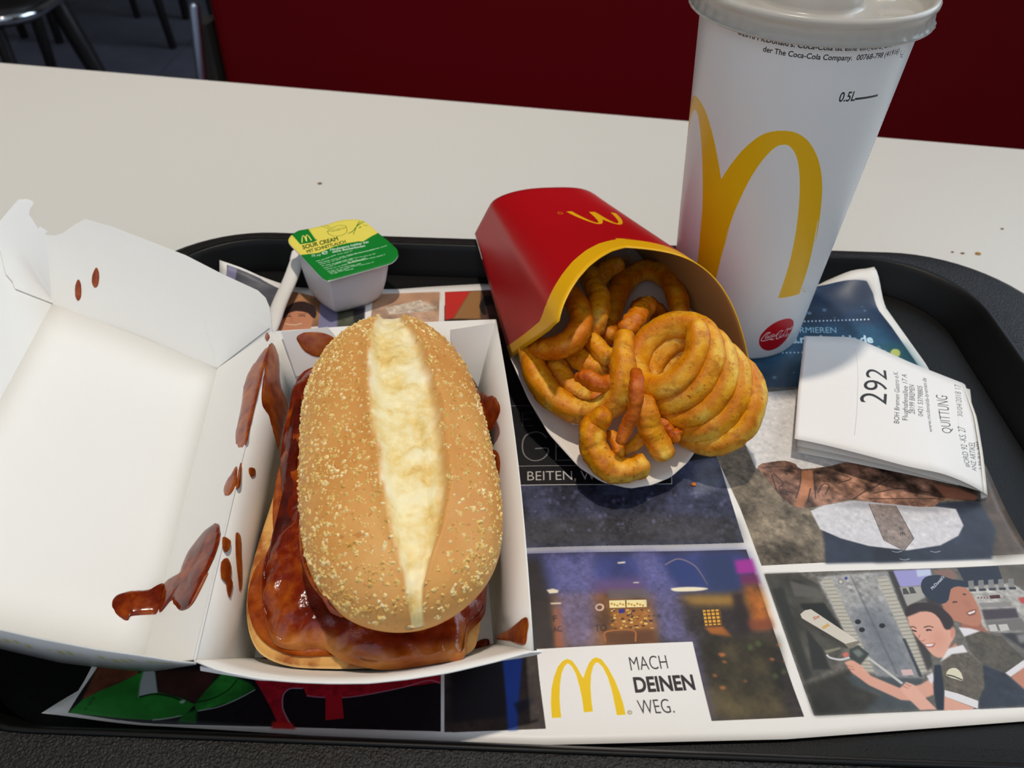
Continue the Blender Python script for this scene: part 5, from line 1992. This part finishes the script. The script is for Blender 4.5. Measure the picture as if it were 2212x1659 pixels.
V, f = lathe([(4.60, 15.58), (4.80, 15.58), (4.81, 15.64), (4.70, 15.7), (4.68, 15.85), (4.68, 16.0), (4.69, 16.15), (4.73, 16.22), (4.79, 16.3), (4.80, 16.42), (4.74, 16.52), (4.62, 16.56), (4.52, 16.5),
              (4.44, 16.3), (4.38, 15.98), (4.25, 15.9), (2.15, 15.9), (2.05, 15.95), (1.98, 16.1), (1.9, 16.62), (1.82, 16.7), (.6, 16.7), (.01, 16.7)], 220, (CX, CY), flute)
mk('lid', V, f, M_LID.m, cp, solid=(.04, -1))
for k, (a, r, rr) in enumerate(((math.radians(12), 3.15, .62), (math.radians(200), 3.2, .4), (math.radians(100), 3.2, .62))):
    c_ = (CX + r * math.cos(a), CY + r * math.sin(a))
    V, f = lathe([(rr, 15.9), (rr - .06, 15.97), (rr - .14, 15.93), (rr - .2, 15.97), (rr - .28, 15.94), (rr - .34, 16.02), (.01, 16.05)], 28, c_)
    mk('lid_button', V, f, M_LID.m, cp)
# raised marks on the lid
a = math.radians(-28)
c_ = np.array((CX + 3.3 * math.cos(a), CY + 3.3 * math.sin(a), 15.9))
V, f = ringloft([[(c_[0] + x, c_[1] + y, z) for x, y in rrect(-.75 + i, .75 - i, -.32 + i, .32 - i, .15, 4)] for z, i in ((15.9, 0), (15.98, .06))], False, True)
mk('lid_button', V, f, M_LID.m, cp, smooth=False)

# ------------------------------------------------------------------ sauce tub
st = thing('sauce_tub', 'white dip tub with a green and yellow foil lid', 'tub', (-8.9, 37.0, .02))
FP = Plane(at(705, 603, 2.45), at(862, 556, 2.45), at(624, 512, 2.75))
FC = [FP.loc(FP.hit(*q)) for q in ((700, 607), (866, 558), (808, 474), (618, 512))]


def fpt(u, v, h=0):
    """u along the front edge, v towards the back; 0..1 over the foil"""
    p = lerp(lerp(FC[0], FC[1], u), lerp(FC[3], FC[2], u), v)
    return FP.world(p[0], p[1], h)


T6 = crop(600, 460, 7.373)
outl = T6([(780, 1078), (850, 1075), (1300, 950), (1750, 820), (1860, 760), (1912, 690), (1912, 620), (1880, 560), (1750, 440), (1600, 318), (1500, 225), (1400, 150), (1330, 112), (1200, 103),
           (1000, 118), (760, 190), (480, 255), (330, 282), (230, 345), (182, 400), (170, 450), (200, 510), (290, 600), (370, 680), (520, 840), (640, 970), (720, 1045)])
OQ = [FP.loc(FP.hit(*q)) for q in outl]
OQm = np.mean(OQ, 0)
TW, TH = 1000, 1000
lo, hi = np.min(OQ, 0) - .1, np.max(OQ, 0) + .1
cvt = Canvas(TW, TH, np.array((14, 122, 40)) / 255)


def tfn(px, py):
    q = (FP.loc(FP.hit(px, py)) - lo) / (hi - lo)
    return q[0] * TW, q[1] * TH


pt = Print(cvt, tfn)
YL = (232, 214, 92)
pt.fill(T6([(100, 300), (200, 60), (1300, -20), (1700, 320), (1602, 322), (1500, 372), (1360, 458), (1280, 458), (1100, 488), (900, 540), (650, 640), (380, 672), (300, 700), (60, 450)]), YL)
pt.fill(T6([(225, 352), (330, 200), (480, 250), (595, 420), (632, 438), (560, 472), (360, 505)]), (14, 122, 40))
pt.fill(T6([(480, 250), (595, 420), (632, 438), (500, 252)]), (206, 196, 80), .6)
mo = [tfn(*q) for q in T6([(380, 478), (545, 442), (352, 378)])]
mo = [np.array(q) for q in mo]
pt.raw(np.array([mo[0] + (mo[1] - mo[0]) * (.5 + .5 * x) + (mo[2] - mo[0]) * y * 1.05 for x, y in ARCH]), (246, 226, 110))
DG = (40, 74, 14)
pt.text('SOUR CREAM', T6([(402, 585)])[0], T6([(968, 440)])[0], T6([(385, 522)])[0], DG, .03)
pt.text('MIT SCHNITTLAUCH', T6([(470, 645)])[0], T6([(1092, 480)])[0], T6([(450, 598)])[0], DG, .03)
gl = lambda P, w_=6, c=(92, 112, 24): pt.stroke(T6(P), w_, c)
gl([(790, 295), (830, 270), (900, 225), (1010, 200), (1085, 215), (1075, 240), (1000, 265), (880, 290), (800, 300), (790, 295)])
gl([(790, 300), (820, 345), (900, 372), (1010, 365), (1090, 320), (1102, 270), (1085, 215)])
gl([(850, 240), (790, 210), (720, 195), (685, 210), (720, 222), (780, 240), (830, 270)])
gl([(850, 300), (900, 255), (960, 265), (1000, 235), (1060, 232)], 4)
gl([(870, 300), (940, 290), (1010, 262), (1060, 245)], 4)
CG = (56, 118, 26)
gl([(1385, 140), (1270, 210), (1200, 290), (1120, 335)], 9, CG)
gl([(1305, 130), (1265, 195), (1240, 260), (1205, 350)], 7, CG)
gl([(1345, 138), (1280, 190), (1180, 315)], 6, CG)
gl([(1290, 245), (1330, 225)], 12, CG)
gl([(1360, 205), (1390, 196)], 8, CG)
gl([(1400, 215), (1430, 200)], 8, CG)
WT_ = (206, 222, 200)
pt.text('75 ml', T6([(540, 708)])[0], T6([(682, 690)])[0], T6([(535, 668)])[0], WT_, .01)
pt.text('e', T6([(705, 672)])[0], T6([(800, 655)])[0], T6([(695, 590)])[0], WT_, .0)
pt.text('Mindestens haltbar bis:', T6([(835, 612)])[0], T6([(1450, 478)])[0], T6([(832, 576)])[0], WT_, .025)
pt.text('siehe Becherboden', T6([(870, 642)])[0], T6([(1395, 540)])[0], T6([(866, 606)])[0], WT_, .025)
# small print, too fine to read: broken lines
rng = random.Random(9)
for (x0, y0), (x1, y1) in (((610, 775), (1190, 600)), ((645, 800), (1570, 570)), ((670, 825), (1740, 520)), ((700, 850), (1550, 650)), ((730, 882), (1190, 740)), ((760, 905), (1700, 665)),
                           ((790, 935), (1325, 805)), ((815, 955), (1520, 785)), ((840, 975), (1200, 890))):
    t = 0
    L = math.hypot(x1 - x0, y1 - y0)
    while t < 1:
        w_ = rng.uniform(40, 120) / L
        q = [lerp((x0, y0), (x1, y1), min(1, t + w_ * k)) + np.array((0, 6 * math.sin((t + w_ * k) * 9))) for k in (0, .5, 1)]
        pt.stroke(T6(q), rng.choice([9, 11, 12]), WT_, .75)
        t += w_ + rng.uniform(10, 22) / L
pt.text("für McDonald's", T6([(1120, 815)])[0], T6([(1410, 745)])[0], T6([(1112, 780)])[0], WT_, .01)
m = Mat('foil_print', (14, 122, 40), .3, .5, coat=.2)
m.color(m.image(cvt.image('tub_foil_print')))
m.bump(m.noise(160, 3), .02, .5)
OO = np.array(catmull(OQ, 120, True))
V, UVt = [], []
for r in (1.0, .985, .9, .75, .55, .3, .0):
    for q in OO:
        p = OQm + (q - OQm) * r
        V.append(FP.world(p[0], p[1], .02 if r < .99 else 0))
        UVt.append((p - lo) / (hi - lo))
mk('foil_lid', V, grid_faces(7, 120, True), m.m, st, uv=UVt)
M_TUB = Mat('white_tub_plastic', (226, 226, 230), .38, .45, sss=.15, sss_scale=.004).m
# flange then tapering body down to the paper
bot = [at(*q, .03)[:2] for q in ((727, 672), (750, 674), (775, 668), (820, 650), (836, 634), (838, 622))]
mid2 = OQm
rings = []
base_c = (at(728, 668, .03) + at(838, 632, .03)) / 2
bc = np.array(fpt(.5, .5)) + np.array((.02, .05, 0))
for s_, dz, base in ((1.0, -.01, 0), (1.0, -.05, 0), (.90, -.06, 0), (.885, -.3, 0), (.86, -.9, 0), (.83, -1.5, 0), (.79, -2.0, 0), (.76, None, .22), (.71, None, .05), (.66, None, .03)):
    rg = []
    for q in OO:
        dq = q - OQm
        k_ = min(.42, (1 - s_) * 1.5)                   # the body gets rounder towards its foot
        dq = dq / np.linalg.norm(dq) * (np.linalg.norm(dq) * (1 - k_) + 2.15 * k_)
        p = OQm + dq * s_
        w3 = FP.world(p[0], p[1], 0)
        if dz is None:
            w3 = np.array((w3[0], w3[1] - .50, base))
        else:
            w3 = w3 + np.array((0, .24 * dz, dz))
            w3[2] = max(w3[2], .3 + .01 * dz)
        rg.append(w3)
    rings.append(rg)
V, f = ringloft(rings, True, True)
f = [q[::-1] for q in f]
mk('tub_body', V, f, M_TUB, st)

# ------------------------------------------------------------------ paper-wrapped straw
sp = [at(640, 568, 1.15), at(626, 606, .85), at(604, 655, .65), at(588, 700, .5), np.array((-12.3, 31.0, .35)), np.array((-11.6, 25.5, .3)), np.array((-11.0, 20, .3))]
sp = catmull(sp, 40)
V, f = tube(sp, [.40] * 40, 12, .55, cap=2, up0=(0, 0, 1))
m = Mat('straw_wrapper', (236, 232, 226), .5, .35)
wn = m.noise(260, 3, .5)
m.color(m.mix(m.ramp(wn, [(.70, 0.0), (.74, .75)]), (236, 232, 226), (52, 70, 110)))
m.bump(m.noise(120, 3, vec=m.stretch(3, .4, 1)), .03, .6)
stw = thing('drinking_straw', 'straw in a white paper wrapper tucked between tub and open carton', 'straw', (-12, 30, .05))
mk('wrapper', V, f, m.m, stw)
pq = at(641, 566, 1.12)
V, f = tube([pq + np.array((.06, -.35, -.05)), pq + np.array((0, .25, .1)), pq + np.array((-.1, .75, .25))], [.38, .42, .30], 10, .18, cap=1)
mk('wrapper_end', V, f, m.m, stw)

# ------------------------------------------------------------------ folded receipt
rc = thing('receipt', 'folded white paper receipt printed with the number 292, right of the cup', 'receipt', (17, 27.5, .05))
R6 = crop(1600, 650, 3.614)
rl = polyline([at(*q, z) for q, z in ((R6([(420, 1075)])[0], 1.05), (R6([(450, 680)])[0], .95), (R6([(497, 275)])[0], .95))], 14)
rr_ = polyline([at(*q, z) for q, z in ((R6([(1902, 1500)])[0], .50), (R6([(1868, 1180)])[0], .62), (R6([(1822, 900)])[0], .75), (R6([(1730, 640)])[0], .8))], 14)
rb = catmull([at(*q, z) for q, z in ((R6([(420, 1075)])[0], 1.05), (R6([(640, 1120)])[0], 1.1), (R6([(960, 1200)])[0], 1.25), (R6([(1300, 1290)])[0], 1.3), (R6([(1580, 1350)])[0], 1.25), (R6([(1780, 1430)])[0], .9),
                                     (R6([(1902, 1500)])[0], .50))], 40)
rt = catmull([at(*q, z) for q, z in ((R6([(497, 275)])[0], .95), (R6([(700, 278)])[0], 1.0), (R6([(880, 290)])[0], 1.05), (R6([(1060, 360)])[0], 1.05), (R6([(1350, 490)])[0], .95), (R6([(1730, 640)])[0], .8))], 40)
n_, m_ = 14, 40
G = np.zeros((n_, m_, 3))
for i in range(n_):
    v = i / (n_ - 1)
    for j in range(m_):
        u = j / (m_ - 1)
        G[i, j] = (1 - v) * rb[j] + v * rt[j] + (1 - u) * rl[i] + u * rr_[i] - ((1 - u) * (1 - v) * rb[0] + u * (1 - v) * rb[-1] + (1 - u) * v * rt[0] + u * v * rt[-1])
        G[i, j][2] += .05 * math.sin(math.pi * v) * math.sin(math.pi * u * 1.5)


def gpt(u, v):
    x, y = u * (m_ - 1), v * (n_ - 1)
    i, j = min(int(y), n_ - 2), min(int(x), m_ - 2)
    fx, fy = x - j, y - i
    return (G[i, j] * (1 - fx) + G[i, j + 1] * fx) * (1 - fy) + (G[i + 1, j] * (1 - fx) + G[i + 1, j + 1] * fx) * fy


rmap = SurfMap(gpt, 0, 1, 0, 1, 120, 120)
RW, RH = 1300, 900
cvr = Canvas(RW, RH, np.array((238, 234, 230)) / 255)
pR = Print(cvr, lambda px, py: (rmap(px, py)[0] * RW, rmap(px, py)[1] * RH))
RI = (52, 50, 54)


def rtext(s, a, b, up, bold=0.0, col=RI, alpha=.92):
    pR.text(s, R6([a])[0], R6([b])[0], R6([up])[0], col, bold, alpha)


rtext('292', (1138, 812), (1135, 545), (912, 790), -.004, (34, 32, 34))
rtext('BOH Bremen Gastro e.K.', (1236, 958), (1226, 556), (1192, 952), 0)
rtext('Flughafenallee 17 A', (1304, 932), (1296, 576), (1260, 930), 0)
rtext('28199 BREMEN', (1360, 884), (1355, 660), (1316, 880), 0)
rtext('0421 53798805', (1424, 902), (1418, 668), (1384, 898), 0)
rtext('www.mcdonalds-bremen.de', (1496, 1025), (1448, 604), (1466, 1022), 0)
rtext('QUITTUNG', (1648, 1035), (1612, 745), (1572, 1030), -.008)
rtext('30/04/2018 17', (1732, 905), (1718, 660), (1690, 900), -.01)
rtext('#ORD 92 -KS. 27', (1790, 1300), (1752, 990), (1750, 1296), -.005)
rtext('ANZ ARTIKEL', (1842, 1330), (1828, 1105), (1806, 1325), -.005)
rtext('1 McRib MM', (1882, 1310), (1866, 1100), (1858, 1312), -.005)
pR.stroke(R6([(888, 1050), (897, 370)]), 2.5, (176, 172, 168), .9, False)
pR.stroke(R6([(1700, 960), (1672, 660)]), 2, (196, 192, 188), .7, False)
pR.stroke(R6([(1752, 1280), (1700, 960)]), 2, (196, 192, 188), .7, False)
m = Mat('receipt_paper', (238, 234, 230), .5, .35)
m.color(m.image(cvr.image('receipt_print')))
M_RC = m.m
UVr = np.array([[(j / (m_ - 1), i / (n_ - 1)) for j in range(m_)] for i in range(n_)])
sheet('printed_fold', G, M_RC, rc, .012, -1, UVr)
# the layers folded beneath
M_RP = Mat('receipt_back', (234, 228, 218), .55, .3).m


def layer(name, bl, br, tl, tr_, bow, n=10, k=24):
    G2 = np.zeros((n, k, 3))
    for i in range(n):
        for j in range(k):
            u, v = j / (k - 1), i / (n - 1)
            G2[i, j] = lerp(lerp(bl, br, u), lerp(tl, tr_, u), v) + np.array((0, 0, bow * math.sin(math.pi * u)))
    return sheet(name, G2, M_RP, rc, .012, -1)


layer('middle_fold', at(*R6([(440, 1130)])[0], .62), at(*R6([(1885, 1490)])[0], .38), at(*R6([(500, 420)])[0], .6), at(*R6([(1790, 690)])[0], .55), .16)
layer('lower_fold', at(*R6([(440, 1182)])[0], .10), at(*R6([(1700, 1440)])[0], .10), at(*R6([(520, 500)])[0], .10), at(*R6([(1780, 700)])[0], .5), .05)
# crease joining the folds at the right end
P1 = [rr_[k] for k in range(14)]
G3 = np.zeros((14, 7, 3))
for i in range(14):
    for j in range(7):
        t = j / 6
        e = rr_[i] + np.array((.22 * math.sin(math.pi * t), .0, -.55 * t * .7))
        e[2] = max(e[2], .16)
        G3[i, j] = e
sheet('crease', G3, M_RP, rc, .012, -1)

# ------------------------------------------------------------------ crumbs
M_CRUMB = Mat('crumb', (176, 132, 60), .7, .2).m
M_CRUMBD = Mat('brown_crumb', (122, 96, 58), .7, .2).m


def crumb(label, px, py, z, r, mat):
    c_ = at(px, py, z)
    rg = random.Random(int(px))
    V, f = lathe([(.01, 0), (r * .8, r * .12), (r, r * .5), (r * .6, r * .95), (.01, r)], 7)
    V = [(c_[0] + x * (1 + rg.uniform(-.3, .3)) * 1.3, c_[1] + y * (1 + rg.uniform(-.3, .3)), z + .008 + q * .7) for x, y, q in V]
    tag(mk('crumb', V, f, mat, None, smooth=False), label, 'crumb', 'crumbs')


crumb('lone crumb on the white table above the sauce tub', 691, 397, TABLE_Z, .11, M_CRUMBD)
crumb('crumb on the white table far right, the one furthest from the tray', 2165, 495, TABLE_Z, .08, M_CRUMBD)
crumb('leftmost crumb of the row of three beside the tray corner', 2057, 545, TABLE_Z, .07, M_CRUMBD)
crumb('middle crumb of the row of three beside the tray corner', 2079, 548, TABLE_Z, .09, M_CRUMBD)
crumb('rightmost and largest crumb of the row of three beside the tray corner', 2112, 549, TABLE_Z, .14, M_CRUMB)
crumb('orange crumb on the placemat below the fries carton', 1498, 1047, .012, .10, M_F3)
